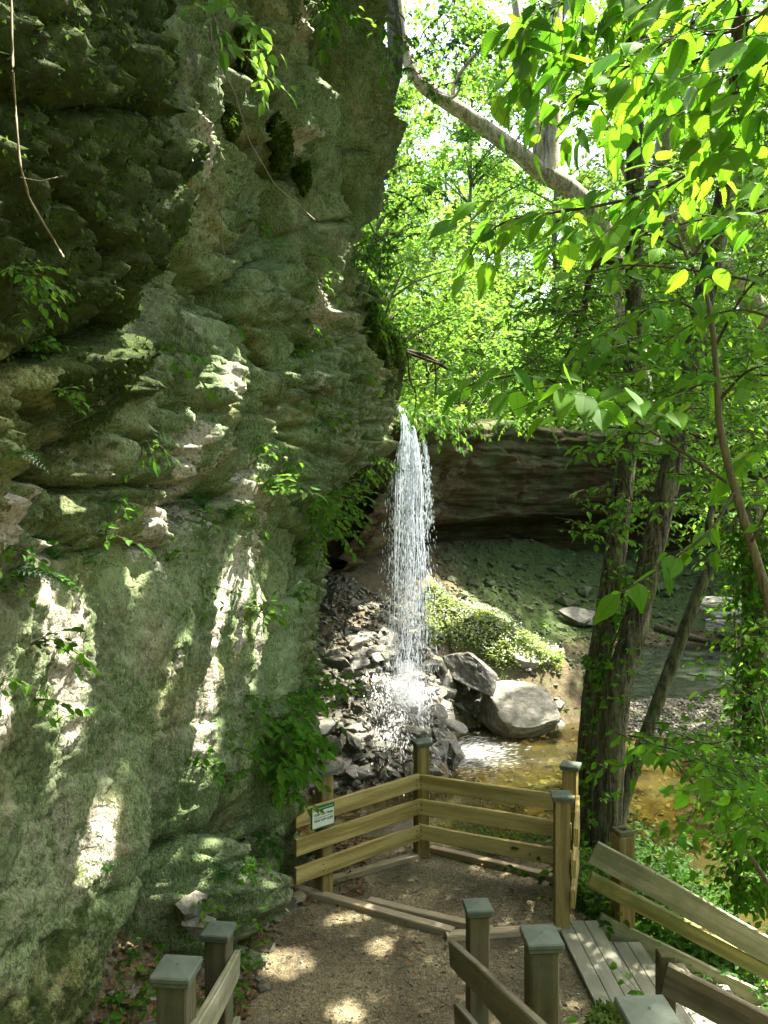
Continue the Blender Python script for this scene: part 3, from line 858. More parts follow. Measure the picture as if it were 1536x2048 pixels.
def rim_dist(X, Y):
    """distance beyond the rim (positive outside the gorge) and rim height there"""
    X = np.asarray(X, float); Y = np.asarray(Y, float); sh = X.shape
    x, y = X.ravel(), Y.ravel()
    out = np.zeros(len(x)); zr = np.zeros(len(x))
    T = np.gradient(RC[:, :2], axis=0)
    for a in range(0, len(x), 20000):
        dx = x[a:a + 20000, None] - RC[None, :, 0]; dy = y[a:a + 20000, None] - RC[None, :, 1]
        d2 = dx * dx + dy * dy; j = d2.argmin(1); r = np.arange(len(j))
        s = T[j, 0] * dy[r, j] - T[j, 1] * dx[r, j]
        out[a:a + 20000] = np.sign(s) * np.sqrt(d2[r, j]); zr[a:a + 20000] = RC[j, 2]
    return out.reshape(sh), zr.reshape(sh)


def gz(X, Y, detail=True):
    """height of the gorge floor"""
    X = np.asarray(X, float); Y = np.asarray(Y, float)
    s, _ = rim_dist(X, Y)
    bed = -4.98 + .05 * vnoise(X * 1.3, Y * 1.3, 0, 70)
    far = sstep(18.6, 19.6, Y)
    bed = bed + .14 * far
    bar = -4.30 - .19 * np.abs(Y - 17.4 - .12 * (X - 6)) - .5 * sstep(5.2, 4.3, X) - .25 * sstep(6.6, 7.8, X)
    z = np.maximum(bed, bar)
    s = s - 1.7 * np.clip(17.5 - Y, 0, 6) * sstep(1.0, 1.9, X)
    z = np.maximum(z, -1.05 - np.clip(3.1 - s, 0, 99) * .64 + (.22 * fbm(X * .9, Y * .9, 0, 4, 76) + .12 * ridged(X * 1.6, Y * 1.6, 0, 3, 77)) * sstep(3.2, 2, s) * sstep(-3.2, -1.8, s))
    # talus below the fall
    ax, ay, bx, by = -3.0, 17.2, 1.0, 18.0
    t = np.clip(((X - ax) * (bx - ax) + (Y - ay) * (by - ay)) / ((bx - ax) ** 2 + (by - ay) ** 2), 0, 1)
    dx = X - ax - t * (bx - ax); dy = Y - ay - t * (by - ay)
    dd = np.sqrt((dx * np.where(dx > 0, .78, 1)) ** 2 + (dy * np.where(dy < 0, 1 + 1.9 * sstep(.7, 2.2, X), 1)) ** 2)
    cone = -2.45 + .55 * t - .66 * dd + .16 * fbm(X * 1.1, Y * 1.1, 0, 3, 71)
    z = np.maximum(z, cone)
    # right bank
    rb = -4.75 + .42 * (X - (4.0 + .11 * Y)) + .0 * Y
    rb = np.minimum(rb, -3.6 + .12 * (X - 6))
    z = np.where(Y < 17.4, np.maximum(z, rb), z)
    # terrace of the viewing platform and slope up to the stair on which the camera stands
    e = np.maximum.reduce([(Y - 8.75) * 1.0, (X - 1.75 + .0 * Y) * .9, np.zeros_like(X)])
    pl = -3.74 - .52 * e - .05 * e * e * (e < 4)
    z = np.maximum(z, np.maximum(pl, -5.4))
    z = np.maximum(z, -3.76 + .5 * np.clip(5.0 - Y, 0, 9) - .45 * np.clip(X - 1.1, 0, 9) - .6 * np.clip(Y - 7, 0, 30))
    # foot of the cliff
    z = np.maximum(z, np.where((X < -1.0) & (Y < 10.5), -3.74 + .7 * np.clip(-1.0 - X, 0, 3) * sstep(10.5, 8.5, Y) - .6 * np.clip(Y - 8.6, 0, 9), -9))
    if detail:
        pm = sstep(0, .5, e)
        z = z + .09 * pm * fbm(X * 2.5, Y * 2.5, 0, 4, 73)
    return z


def axis(parts):
    return np.unique(np.round(np.concatenate([np.arange(a, b, s) for a, b, s in parts]), 4))


gxs = axis([(-160, -10, 15), (-10, -3, 1), (-3, 14, .09), (14, 26, .5), (26, 60, 4), (60, 165, 15)])
gys = axis([(-60, -4, 8), (-4, 5, .5), (5, 30, .09), (30, 60, 3), (60, 210, 15)])
GX, GY = np.meshgrid(gxs, gys, indexing='ij')
GZ = gz(GX, GY)
sR, zR = rim_dist(GX, GY)
GZ = np.where(sR > 4.6, -1.5, GZ)
mo = .62 * sstep(1.2, 2.2, sR + 3.2) * sstep(3.4, 2.4, sR) * sstep(1.5, 4, GX) + .32
mo = np.where((GY < 17) & (GX < 2.5), .12, mo); mo = np.where((GX > 4.2) & (GY < 17), .55, mo)
mo = np.where((GZ < -4.55) & (GY < 17.5), -.1, mo)
n1, n2 = len(gxs), len(gys)
ii = (np.arange(n1 - 1)[:, None] * n2 + np.arange(n2 - 1)[None]).ravel()
ground_me = mesh_np('ground', np.stack([GX, GY, GZ], -1).reshape(-1, 3), [np.stack([ii, ii + n2, ii + n2 + 1, ii + 1], -1)], True, attr={'moss': mo.ravel()})
ground = struct(put('ground', ground_me, M['earth']))

# alcove wall: profile swept along the rim
pv = np.array([(2.2, .16), (1.2, .10), (.5, .07), (.05, .02), (-.04, -.10), (.10, -.26), (.06, -.40), (.34, -.55), (.30, -.75), (.55, -1.0), (.75, -1.5), (1.05, -2.1), (1.3, -2.6), (1.5, -2.95), (1.75, -3.1), (2.7, -3.25), (3.6, -3.5), (4.1, -4.2), (4.2, -6.5)])
L0 = np.concatenate([[0], np.cumsum(np.linalg.norm(np.diff(RC[:, :2], axis=0), axis=1))])
nL = 760; u = np.linspace(0, L0[-1] * .86, nL)
Rx, Ry, Rz = (np.interp(u, L0, RC[:, k]) for k in range(3))
tg = unit(np.stack([np.gradient(Rx), np.gradient(Ry)], -1)); nrm = np.stack([-tg[:, 1], tg[:, 0]], -1)
Lp = np.concatenate([[0], np.cumsum(np.linalg.norm(np.diff(pv, axis=0), axis=1))]); nP = 200
q = np.linspace(0, Lp[-1], nP); ps = np.interp(q, Lp, pv[:, 0]); pz = np.interp(q, Lp, pv[:, 1])
U, Q = np.meshgrid(u, np.arange(nP), indexing='ij')
OS = ps[None] + 0 * U; DZ = pz[None] + 0 * U
hh = DZ + Rz[:, None]
band = np.floor(hh * 2.6 + 1.5 * fbm(hh * 1.1, U * .05, 0, 3, 78) + .6 * fbm(U * .35, hh * .8, 0, 4, 80))
bh = _hash(band.astype(np.int64), (0 * band).astype(np.int64), 0, 5)
wall = sstep(.02, -.2, DZ)
OS = OS + wall * ((bh - .5) * .20 + .24 * fbm(U * .7, hh * 2.8, 0, 5, 81) + .3 * fbm(U * .22, hh * .5, 0, 3, 82)) + (1 - wall) * .12 * fbm(U * .8, OS, 0, 3, 83)
DZ = DZ + (1 - wall) * .10 * fbm(U * .7, OS * .7, 0, 3, 84)
wf1, wf2, wid, wgx, wgy = worley(U * .7, hh * 2.2, 8)
OS = OS + wall * .05 * vnoise(U * .6, hh * 8, 0, 88) + wall * .035 * vnoise(U * 1.5, hh * 17, 0, 89)
OS = OS + wall * ((wid - .5) * .26 + .05 * np.exp(-((wf2 - wf1) / .06) ** 2))
OS = OS + .45 * fbm(U * .33, 0 * U, 0, 3, 86); DZ = DZ + .3 * fbm(U * .4, 0 * U, 0, 4, 87) * sstep(-1.5, -.1, DZ)
VA = np.stack([Rx[:, None] + nrm[:, 0, None] * OS, Ry[:, None] + nrm[:, 1, None] * OS, hh * 0 + Rz[:, None] + DZ], -1).reshape(-1, 3)
ii = (np.arange(nL - 1)[:, None] * nP + np.arange(nP - 1)[None]).ravel()
ledge = struct(put('rock_ledge', mesh_np('rock_ledge', VA, [np.stack([ii, ii + nP, ii + nP + 1, ii + 1], -1)], True), M['strata']))
ledge['label'] = 'dark undercut rock ledge curving behind the waterfall'

# wooded slope above the rim
hx = axis([(-60, -14, 3), (-14, 34, .7), (34, 140, 6)]); hy = axis([(2, 50, .7), (50, 180, 5)])
HX, HY = np.meshgrid(hx, hy, indexing='ij')
sH, zH = rim_dist(HX, HY)


def hillz(X, Y):
    s, zr = rim_dist(X, Y)
    s = np.clip(s, 0, None)
    return zr + .04 + .05 * s + .30 * np.clip(s - 7, 0, 40) + .28 * fbm(X * .3, Y * .3, 0, 3, 90)


HZ = hillz(HX, HY)
n1, n2 = len(hx), len(hy)
ii = (np.arange(n1 - 1)[:, None] * n2 + np.arange(n2 - 1)[None])
ok = (sH > .9)
cell = ok[:-1, :-1] & ok[1:, :-1] & ok[:-1, 1:] & ok[1:, 1:]
# keep clear of the cliff block on the near left
cell &= ~((HX[:-1, :-1] < 1.0) & (HY[:-1, :-1] < 14.5))
ii = ii[cell]
hill = struct(put('hillside', mesh_np('hillside', np.stack([HX, HY, HZ], -1).reshape(-1, 3), [np.stack([ii, ii + n2, ii + n2 + 1, ii + 1], -1)], True, attr={'moss': np.full(HX.size, .75)}), M['earth']))


# ------------------------------------------------------------------ water
def sheet(name, x0, x1, y0, y1, z, mat):
    V = np.array([(x0, y0, z), (x1, y0, z), (x1, y1, z), (x0, y1, z)])
    return struct(put(name, mesh_np(name, V, [np.array([[0, 1, 2, 3]])]), mat))


M['water_near'] = mat_water('shallow_stream_water', (.55, .51, .23), .7, (.115, .105, .04), .2)
M['water_far'] = mat_water('milky_pool_water', (.40, .46, .32), .9, (.055, .075, .05), .5)
sheet('stream_water', -1.2, 8.5, 8.6, 17.3, -4.62, M['water_near'])
sheet('pool_water', 2.6, 17.5, 17.3, 26.5, -4.42, M['water_far'])

# ------------------------------------------------------------------ gravel trail on the terrace
tx = axis([(-1.75, 1.76, .05)]); ty = axis([(2.0, 8.72, .05)])
TX, TY = np.meshgrid(tx, ty, indexing='ij')
TZ = -3.72 + .012 * fbm(TX * 2, TY * 2, 0, 4, 95) + .5 * np.clip(4.9 - TY, 0, 9)
n1, n2 = len(tx), len(ty)
ii = (np.arange(n1 - 1)[:, None] * n2 + np.arange(n2 - 1)[None]).ravel()
trail = struct(put('gravel_path', mesh_np('gravel_path', np.stack([TX, TY, TZ], -1).reshape(-1, 3), [np.stack([ii, ii + n2, ii + n2 + 1, ii + 1], -1)], True), M['gravel']))


def bvh(*obs):
    return [BVHTree.FromPolygons([tuple(v.co) for v in o.data.vertices], [tuple(p.vertices) for p in o.data.polygons]) for o in obs]


TREE_C, TREE_G, TREE_T, TREE_L = bvh(cliff, ground, trail, ledge)


def hit(px, py, trees=None):
    dv = Vector(unit([(px - 768) / F, 1, (1024 - py) / F]))
    best = None
    for t in trees or (TREE_C, TREE_G, TREE_T, TREE_L):
        h = t.ray_cast(Vector((0, 0, 0)), dv)
        if h[0] is not None and (best is None or h[3] < best[2]):
            n = np.array(h[1]); n = n if n @ np.array(dv) < 0 else -n
            best = (np.array(h[0]), n, h[3])
    return best


# where the sun gets through the trees: (path of the fleck in the photograph, radius of the gap in metres)
FLECKS = [
 ([(228, 720), (225, 770)], .05), ([(405, 240), (410, 330)], .05), ([(365, 905), (375, 960)], .10), ([(30, 992), (60, 998)], .05), ([(25, 1050)], .05),
 ([(300, 1090), (330, 1000)], .06), ([(85, 1130), (85, 1180)], .06), ([(100, 1220), (150, 1440)], .06), ([(150, 1200), (150, 1280)], .035),
 ([(500, 960), (520, 1020)], .07), ([(475, 1110), (440, 1200), (425, 1330), (410, 1480)], .055), ([(510, 1080), (485, 1180), (478, 1290)], .035),
 ([(520, 1190), (520, 1300)], .045), ([(590, 270), (600, 285)], .06), ([(645, 585), (650, 640)], .06), ([(605, 20), (612, 60)], .06), ([(205, 1640), (200, 1700)], .06),
 ([(360, 1310), (340, 1350)], .03), ([(5, 1380), (5, 1440)], .04), ([(380, 1800), (385, 1815)], .06), ([(505, 1755), (515, 1790)], .07), ([(320, 1690), (290, 1800)], .05),
 ([(570, 1915), (575, 1930)], .13), ([(695, 1845)], .10), ([(760, 1890)], .07), ([(690, 2025)], .09), ([(1030, 1750)], .03), ([(955, 1735)], .03), ([(1065, 1795)], .03), ([(820, 1720)], .03),
 ([(1270, 1905)], .05), ([(640, 770)], .05), ([(470, 760), (480, 790)], .05),
]
T_, R_ = [], []
for path, r in FLECKS:
    p = np.array(path, float)
    if len(p) > 1:
        n = max(2, int(np.linalg.norm(np.diff(p, axis=0), axis=1).sum() / 14))
        t = np.linspace(0, len(p) - 1, n); p = np.stack([np.interp(t, np.arange(len(p)), p[:, k]) for k in (0, 1)], -1)
    for (a, b) in p:
        h = hit(a, b)
        if h is not None:
            T_.append(h[0]); R_.append(r * (.8 + .4 * rng.random()))
R_ = [r * 1.3 for r in R_]
# pale streaks on the sun flecks: mineral streaks with sunlight painted in
bare = np.zeros(len(Vc))  # strength of the pale streaks, painted sunlight included
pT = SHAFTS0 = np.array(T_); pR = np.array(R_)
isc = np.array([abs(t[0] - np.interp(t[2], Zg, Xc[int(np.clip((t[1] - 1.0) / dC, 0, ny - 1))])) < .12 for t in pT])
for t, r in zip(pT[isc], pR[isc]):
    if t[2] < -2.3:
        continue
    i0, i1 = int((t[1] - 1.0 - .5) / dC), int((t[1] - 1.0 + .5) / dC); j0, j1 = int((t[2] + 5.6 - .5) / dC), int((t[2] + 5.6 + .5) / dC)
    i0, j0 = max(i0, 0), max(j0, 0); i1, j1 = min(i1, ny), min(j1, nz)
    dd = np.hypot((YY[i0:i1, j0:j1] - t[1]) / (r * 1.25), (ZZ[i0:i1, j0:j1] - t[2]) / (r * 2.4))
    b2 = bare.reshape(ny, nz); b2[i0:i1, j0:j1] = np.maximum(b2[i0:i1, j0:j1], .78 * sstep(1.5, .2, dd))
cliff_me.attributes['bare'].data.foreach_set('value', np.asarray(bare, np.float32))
# openings over the gorge: spit, rubble, fall, slab, stream, rim
def open_to_sun(px0, px1, py0, py1, r, n, trees=None):
    for _ in range(n):
        h = hit(rng.uniform(px0, px1), rng.uniform(py0, py1), trees)
        if h is not None:
            T_.append(h[0]); R_.append(r)


open_to_sun(880, 930, 1190, 1300, .9, 26, (TREE_G,)); open_to_sun(930, 1010, 1230, 1330, .9, 26, (TREE_G,)); open_to_sun(1010, 1080, 1290, 1330, .8, 16, (TREE_G,))
open_to_sun(660, 760, 1270, 1300, .35, 4, (TREE_G,)); open_to_sun(640, 780, 1300, 1500, .16, 9, (TREE_G,))
open_to_sun(990, 1100, 1370, 1430, .22, 3, (TREE_G,)); open_to_sun(930, 1160, 1445, 1500, .3, 9, (TREE_G,)); open_to_sun(940, 1160, 1515, 1575, .3, 9, (TREE_G,)); open_to_sun(1230, 1340, 1500, 1650, .3, 10, (TREE_G,))
open_to_sun(850, 960, 850, 885, .4, 6, (TREE_L,))
for py in np.arange(830, 1560, 40):
    T_.append(P(818 + rng.normal() * 8, py, 14.7)); R_.append(.42)
SHAFTS_T, SHAFTS_R = np.array(T_), np.array(R_)
# ------------------------------------------------------------------ timber: helpers
def frame(xd, zd=(0, 0, 1)):
    x = unit(xd); z = np.asarray(zd, float); z = unit(z - (z @ x) * x); y = np.cross(z, x)
    return np.stack([x, y, z], 1)


def set_mw(o, loc, R=None):
    m = Matrix.Identity(4)
    if R is not None:
        for i in range(3):
            for j in range(3):
                m[i][j] = R[i, j]
    m.translation = Vector(loc)
    o.matrix_basis = m
    return o


def plank_mesh(name, L, H, T, seed=0, warp=.006, bev=.006, nseg=14):
    """a sawn plank along local X (length), Z (height), Y (thickness) with slight warp and worn edges"""
    xs = np.linspace(-L / 2, L / 2, nseg)
    b = min(bev, T * .3)
    sec = np.array([(-T / 2 + b, -H / 2), (T / 2 - b, -H / 2), (T / 2, -H / 2 + b), (T / 2, H / 2 - b), (T / 2 - b, H / 2), (-T / 2 + b, H / 2), (-T / 2, H / 2 - b), (-T / 2, -H / 2 + b)])
    k = len(sec); V = []
    for i, x in enumerate(xs):
        wy = warp * vnoise(x * 1.3, 0, 0, seed); wz = warp * vnoise(x * 1.1, 3, 0, seed + 1)
        j = .0022 * np.array([vnoise(x * 9, q * 1.7, 0, seed + 2) for q in range(k)])
        V += [(x, y * (1) + wy, z + wz + jj) for (y, z), jj in zip(sec, j)]
    V = np.array(V)
    i = np.arange(nseg - 1)[:, None] * k; j = np.arange(k)[None]; jn = (j + 1) % k
    f = np.stack([i + j, i + k + j, i + k + jn, i + jn], -1).reshape(-1, 4)
    mb = MB(); mb.add(V, [f[:, ::-1]])
    for base, rev in ((0, False), ((nseg - 1) * k, True)):
        ring = V[base:base + k]; cpt = ring.mean(0)
        a = np.arange(k); t = np.stack([a, (a + 1) % k, np.full(k, k)], -1)
        mb.add(np.vstack([ring, cpt[None]]), [t[:, ::-1] if not rev else t])
    return mb.mesh(name)


def rail(parent, a, b, H, T, mat, name='rail', label=None, seed=0, warp=.006, bolts=()):
    """plank from a to b (centres of its ends)"""
    a, b = np.asarray(a, float), np.asarray(b, float); c = (a + b) / 2
    base = np.array(parent.location) if parent is not None else np.zeros(3)
    o = put(name, plank_mesh(name, np.linalg.norm(b - a), H, T, seed, warp), mat, parent)
    set_mw(o, c - base, frame(b - a))
    if label:
        o['label'] = label
    R = frame(b - a)
    if len(bolts):
        for (t, dz) in bolts:
            x = (t - .5) * np.linalg.norm(b - a)
            th = np.linspace(0, 2 * np.pi, 7)[:-1]
            V = np.array([(.009 * math.cos(q), 0, .009 * math.sin(q)) for q in th] + [(0, -.003, 0)])
            f = np.array([[i, (i + 1) % 6, 6] for i in range(6)])
            put('nail', mesh_np('nail', V, [f]), M['iron'], o).location = (x, -T / 2 - .002, dz)
    return o


def post(parent, x, y, z0, z1, wd=.135, cap=.19, mat=None, rz=0.0, tilt=0.0, seed=0, capmat=None):
    base = np.array(parent.location)
    H = z1 - z0
    mb = MB(); box(mb, (0, 0, 0), (wd, wd, H), None, .009)
    me = mb.mesh('post')
    R = np.array(Matrix.Rotation(rz, 3, 'Z') @ Matrix.Rotation(tilt, 3, 'Y'))
    o = put('post', me, mat or M['wood_post'], parent)
    set_mw(o, np.array([x, y, (z0 + z1) / 2]) - base, R)
    if cap:
        mb = MB()
        box(mb, (0, 0, .010), (cap * .93, cap * .93, .020), None, .004)
        box(mb, (0, 0, .034), (cap, cap, .028), None, .006)
        # low pyramid top
        s = cap / 2 - .004
        V = np.array([(-s, -s, .0475), (s, -s, .0475), (s, s, .0475), (-s, s, .0475), (0, 0, .056)])
        mb.add(V, [np.array([[0, 1, 4], [1, 2, 4], [2, 3, 4], [3, 0, 4]])])
        c = put('cap', mb.mesh('cap'), capmat or M['cap'], o); c.location = (0, 0, H / 2)
        nb = MB(); th = np.linspace(0, 2 * np.pi, 9)[:-1]
        nb.add(np.array([(.006 * math.cos(t), .006 * math.sin(t), 0) for t in th]), [np.array([[0, 1, 2, 3, 4, 5, 6, 7]])])
        put('screw', nb.mesh('screw'), M['iron'], o).location = (.004, 0, H / 2 + .0575)
    return o


M['iron'] = mat_plain('dark_iron', (.05, .045, .04), .6)
FL = -3.72
M['talus'] = mat_rock('broken_shale', ((.045, .043, .033), (.13, .12, .09), (.28, .26, .2)), 3, .3, .6)
M['scree'] = mat_rock('mossy_shale', ((.035, .042, .02), (.08, .095, .045), (.16, .16, .09)), 4, .95, .9)

# ------------------------------------------------------------------ railing round the viewing platform
pr = thing('platform_railing', 'honey coloured three board timber railing cornering the gravel platform, carrying the sign', 'railing', (.4, 8.3, FL))
post(pr, -.585, 7.52, FL - .1, FL + 1.17, rz=.7, seed=1)
post(pr, .405, 8.33, FL - .1, FL + 1.20, wd=.14, rz=.35, seed=2)
post(pr, 1.86, 7.68, FL - .1, FL + 1.16, rz=-.42, seed=3)
post(pr, 1.585, 6.87, FL - .1, FL + 1.16, rz=-.1, seed=4)
A0, A1 = np.array([-.83, 7.19]), np.array([.365, 8.19]); B0, B1 = np.array([.375, 8.20]), np.array([1.87, 7.55]); C0, C1 = np.array([1.905, 7.57]), np.array([1.69, 6.78])
for k, zc in enumerate((-2.865, -3.135, -3.405)):
    rail(pr, (*A0, zc), (*A1, zc), .16, .04, M['wood'], seed=10 + k, bolts=[(.2, .03), (.2, -.03), (.975, .03), (.975, -.03)])
    e = B1 if k == 0 else B1 + (B0 - B1) * .02
    rail(pr, (*B0, zc), (*e, zc), .16, .04, M['wood_shade'] if 'wood_shade' in M else M['wood'], seed=20 + k, bolts=[(.02, .03), (.02, -.03), (.97, .03), (.97, -.03)])
    c1 = C1 if k < 1 else C1 + np.array([-.03, -.02])
    rail(pr, (*C0, zc), (*c1, zc), .16, .04, M['wood'], seed=30 + k)

# sign on the railing
def text_mesh(txt, size, bold=.0):
    cu = bpy.data.curves.new('text', 'FONT'); cu.body = txt; cu.size = size; cu.align_x = 'CENTER'; cu.align_y = 'CENTER'; cu.offset = bold; cu.extrude = .0006; cu.resolution_u = 3
    o = bpy.data.objects.new('text', cu); C.objects.link(o)
    bpy.context.view_layer.update()
    me = bpy.data.meshes.new_from_object(o.evaluated_get(bpy.context.evaluated_depsgraph_get()))
    bpy.data.objects.remove(o)
    me.materials.clear()
    return me


M['sign_white'] = mat_plain('sign_face', (.62, .68, .60), .5, .04, 30, 0)
M['sign_green'] = mat_plain('sign_green', (.025, .11, .04), .5, .1, 30, 0)
M['sign_black'] = mat_plain('sign_lettering', (.015, .018, .015), .5, .1, 30, 0)
M['sign_yellow'] = mat_plain('sign_emblem', (.55, .50, .16), .5, .1, 30, 0)
xd = unit(np.array([A1[0] - A0[0], A1[1] - A0[1], 0])); nd = np.array([xd[1], -xd[0], 0.0])
t = (.19)
sc_ = np.array([*(A0 + (A1 - A0) * t), -2.905]) + nd * .029
sg = thing('trail_sign', 'small white and green sign reading STAY ON TRAIL STAY OFF CLIFF on the railing', 'sign', tuple(sc_))
Rs = np.stack([xd, np.array([0, 0, 1.0]), nd], 1)          # local x along, y up, z out
sg.matrix_basis = Matrix(((Rs[0, 0], Rs[0, 1], Rs[0, 2], sc_[0]), (Rs[1, 0], Rs[1, 1], Rs[1, 2], sc_[1]), (Rs[2, 0], Rs[2, 1], Rs[2, 2], sc_[2]), (0, 0, 0, 1)))
W_, H_ = .265, .215
mb = MB(); box(mb, (0, 0, 0), (W_, H_, .012), None, .002); put('backing', mb.mesh('backing'), M['sign_green'], sg)
mb = MB(); box(mb, (0, -.004, .0065), (W_ - .014, H_ - .035, .003), None, .0005); put('panel', mb.mesh('panel'), M['sign_white'], sg)
mb = MB(); box(mb, (0, H_ / 2 - .022, .0072), (W_ - .004, .042, .0034), None, .0005); put('header', mb.mesh('header'), M['sign_green'], sg)
o = put('lettering', text_mesh('STAY ON TRAIL', .031, .0009), M['sign_black'], sg); o.location = (.004, .026, .009)
o = put('lettering', text_mesh('STAY OFF CLIFF', .031, .0009), M['sign_black'], sg); o.location = (.004, -.030, .009)
mb = MB(); box(mb, (.004, -.002, .0085), (W_ - .045, .004, .001)); put('line', mb.mesh('line'), M['sign_black'], sg)
o = put('lettering', text_mesh('Miami County Park District', .0165, .0002), M['sign_white'], sg); o.location = (.022, H_ / 2 - .022, .0096)
mb = MB()
mb.add(np.array([(-.017, -.018, 0), (.013, -.018, 0), (.017, .004, 0), (.010, .022, 0), (-.012, .022, 0), (-.018, .006, 0)]), [np.array([[0, 1, 2, 3], [0, 3, 4, 5]])])
o = put('emblem', mb.mesh('emblem'), M['sign_yellow'], sg); o.location = (-W_ / 2 + .022, H_ / 2 - .026, .0101)
mb = MB()
mb.add(np.array([(-.002, -.016, 0), (.003, -.016, 0), (.003, .002, 0), (.010, .006, 0), (.004, .018, 0), (-.006, .017, 0), (-.011, .006, 0), (-.002, .002, 0)]), [np.array([[0, 1, 2, 7], [2, 3, 4, 5], [2, 5, 6, 7]])])
o2 = put('tree_mark', mb.mesh('tree_mark'), M['sign_green'], o); o2.location = (0, 0, .0006)

# ------------------------------------------------------------------ railings of the stair on which the camera stands
rl = thing('stair_railing', 'weathered stair railing with two grey capped posts beside the foot of the cliff', 'railing', (-1.03, 4.72, FL))
post(rl, -1.02, 4.76, FL - .2, -2.62, wd=.14, cap=.175, mat=M['wood_old_post'], rz=-.12)
post(rl, -.905, 3.36, FL - .2, -2.03, wd=.135, cap=.178, mat=M['wood_old_post'], rz=-.10)
rail(rl, P(474, 1928, 4.93), P(338, 2180, 2.75), .155, .042, M['wood_grey'], seed=41)
rail(rl, P(474, 2058, 4.93), P(338, 2390, 2.75), .14, .042, M['wood_grey'], seed=42)

rr = thing('stair_railing', 'dark weathered stair railing with three grey capped posts crossing in front of the gravel path', 'railing', (.6, 4.94, FL))
post(rr, .605, 4.98, FL - .2, -2.585, wd=.135, cap=.172, mat=M['wood_old_post'], rz=.08)
post(rr, .765, 3.74, FL - .2, -2.10, wd=.14, cap=.178, mat=M['wood_old_post'], rz=.06)
post(rr, .90, 2.62, FL - .2, -1.745, wd=.135, cap=.178, mat=M['wood_old_post'], rz=.05)
a = P(905, 1905, 4.86); b = P(1330, 2330, 1.95)
rail(rr, a, b, .15, .045, M['wood_old'], seed=51, bolts=[(.10, .03), (.10, -.03), (.50, .0), (.62, .0)])
rail(rr, P(915, 2032, 4.86), P(1330, 2560, 1.95), .15, .045, M['wood_old'], seed=52)

# ------------------------------------------------------------------ stair going down on the right
stp = thing('wooden_stair', 'grey composite plank stair going down from the platform to the stream', 'stair', (1.6, 6.2, FL))
bs = np.array(stp.location)
ang = math.radians(-3.5)
for k in range(6):
    tr = bpy.data.objects.new('tread', None); C.objects.link(tr); tr.parent = stp
    z = FL + .025 - .185 * k; x0 = 1.565 + .385 * k
    first = None
    for j in range(3):
        Lb = 1.46
        mb = MB(); box(mb, (0, 0, 0), (.122, Lb, .032), None, .005)
        for yy in (-.6, -.1, .45):
            for sx in (-.035, .035):
                th = np.linspace(0, 2 * np.pi, 7)[:-1]
                mb.add(np.array([(sx + .004 * math.cos(q), yy + .004 * math.sin(q), .0163) for q in th]), [np.array([[0, 1, 2, 3], [0, 3, 4, 5]])])
        o = put('board', mb.mesh('board'), M['composite'], tr)
        set_mw(o, np.array([x0 + .065 + .127 * j, 6.21 - .012 * k, z]) - bs, np.array(Matrix.Rotation(ang * -1 * .55, 3, 'Z')))
    if k < 5:
        mb = MB(); box(mb, (0, 0, 0), (.025, 1.42, .15), None, .003)
        o = put('riser', mb.mesh('riser'), M['composite'], stp); set_mw(o, np.array([x0 + .372, 6.21, z - .094]) - bs, np.array(Matrix.Rotation(ang * -1 * .55, 3, 'Z')))
rail(stp, (1.93, 6.99, FL - .02), (3.9, 6.93, FL - .95), .22, .05, M['composite_x'] if 'composite_x' in M else M['wood_grey'], 'stringer', seed=61)

fr_ = thing('stair_railing', 'grey and mossy two board railing beside the descending stair, with an uncapped rotted post', 'railing', (2.2, 6.95, -4.4))
o = post(fr_, 2.19, 7.06, -4.6, -2.95, wd=.16, cap=0, mat=M['wood_post'], rz=.25)
mb = MB()
for sx, sy, w1, w2 in ((0, -.052, .15, .05), (0, .052, .15, .05), (-.052, 0, .05, .054), (.052, 0, .05, .054)):
    box(mb, (sx, sy, 0), (w1, w2, .05), None, .006)
oo = put('rotted_top', mb.mesh('rotted_top'), M['wood_old_post'], o); oo.location = (0, 0, .845)
a = P(1186, 1705, 6.92); b = P(1536, 1898, 6.5); b2 = a + (b - a) * 1.9
rail(fr_, a, b2, .215, .045, M['wood_grey'], label='wide grey top board', seed=71, warp=.01)
a = P(1179, 1757, 6.95); b = P(1536, 1943, 6.53); b2 = a + (b - a) * 1.9
rail(fr_, a, b2, .125, .09, M['wood_moss'], label='thick greenish lower board', seed=72, warp=.01)
post(fr_, 4.0, 6.45, -5.4, -3.75, wd=.15, cap=0, mat=M['wood_post'], rz=.25)

nr = thing('stair_railing', 'short dark mossy railing board on the near side of the descending stair', 'railing', (1.9, 5.2, -4.0))
a = P(1331, 1955, 5.2); b = P(1536, 2062, 4.86); b2 = a + (b - a) * 2.0
rail(nr, a, b2, .22, .05, M['wood_old'], seed=81)
post(nr, 1.935, 5.29, -4.4, -3.02, wd=.11, cap=0, mat=M['wood_old_post'])
rail(nr, P(1345, 2090, 5.25), P(1345, 2090, 5.25) + (b2 - a), .15, .05, M['wood_old'], seed=82)


# ------------------------------------------------------------------ edging timbers lying in the gravel
def Gp(px, py, z=FL):
    d = -z * F / (py - 1024)
    return P(px, py, d)


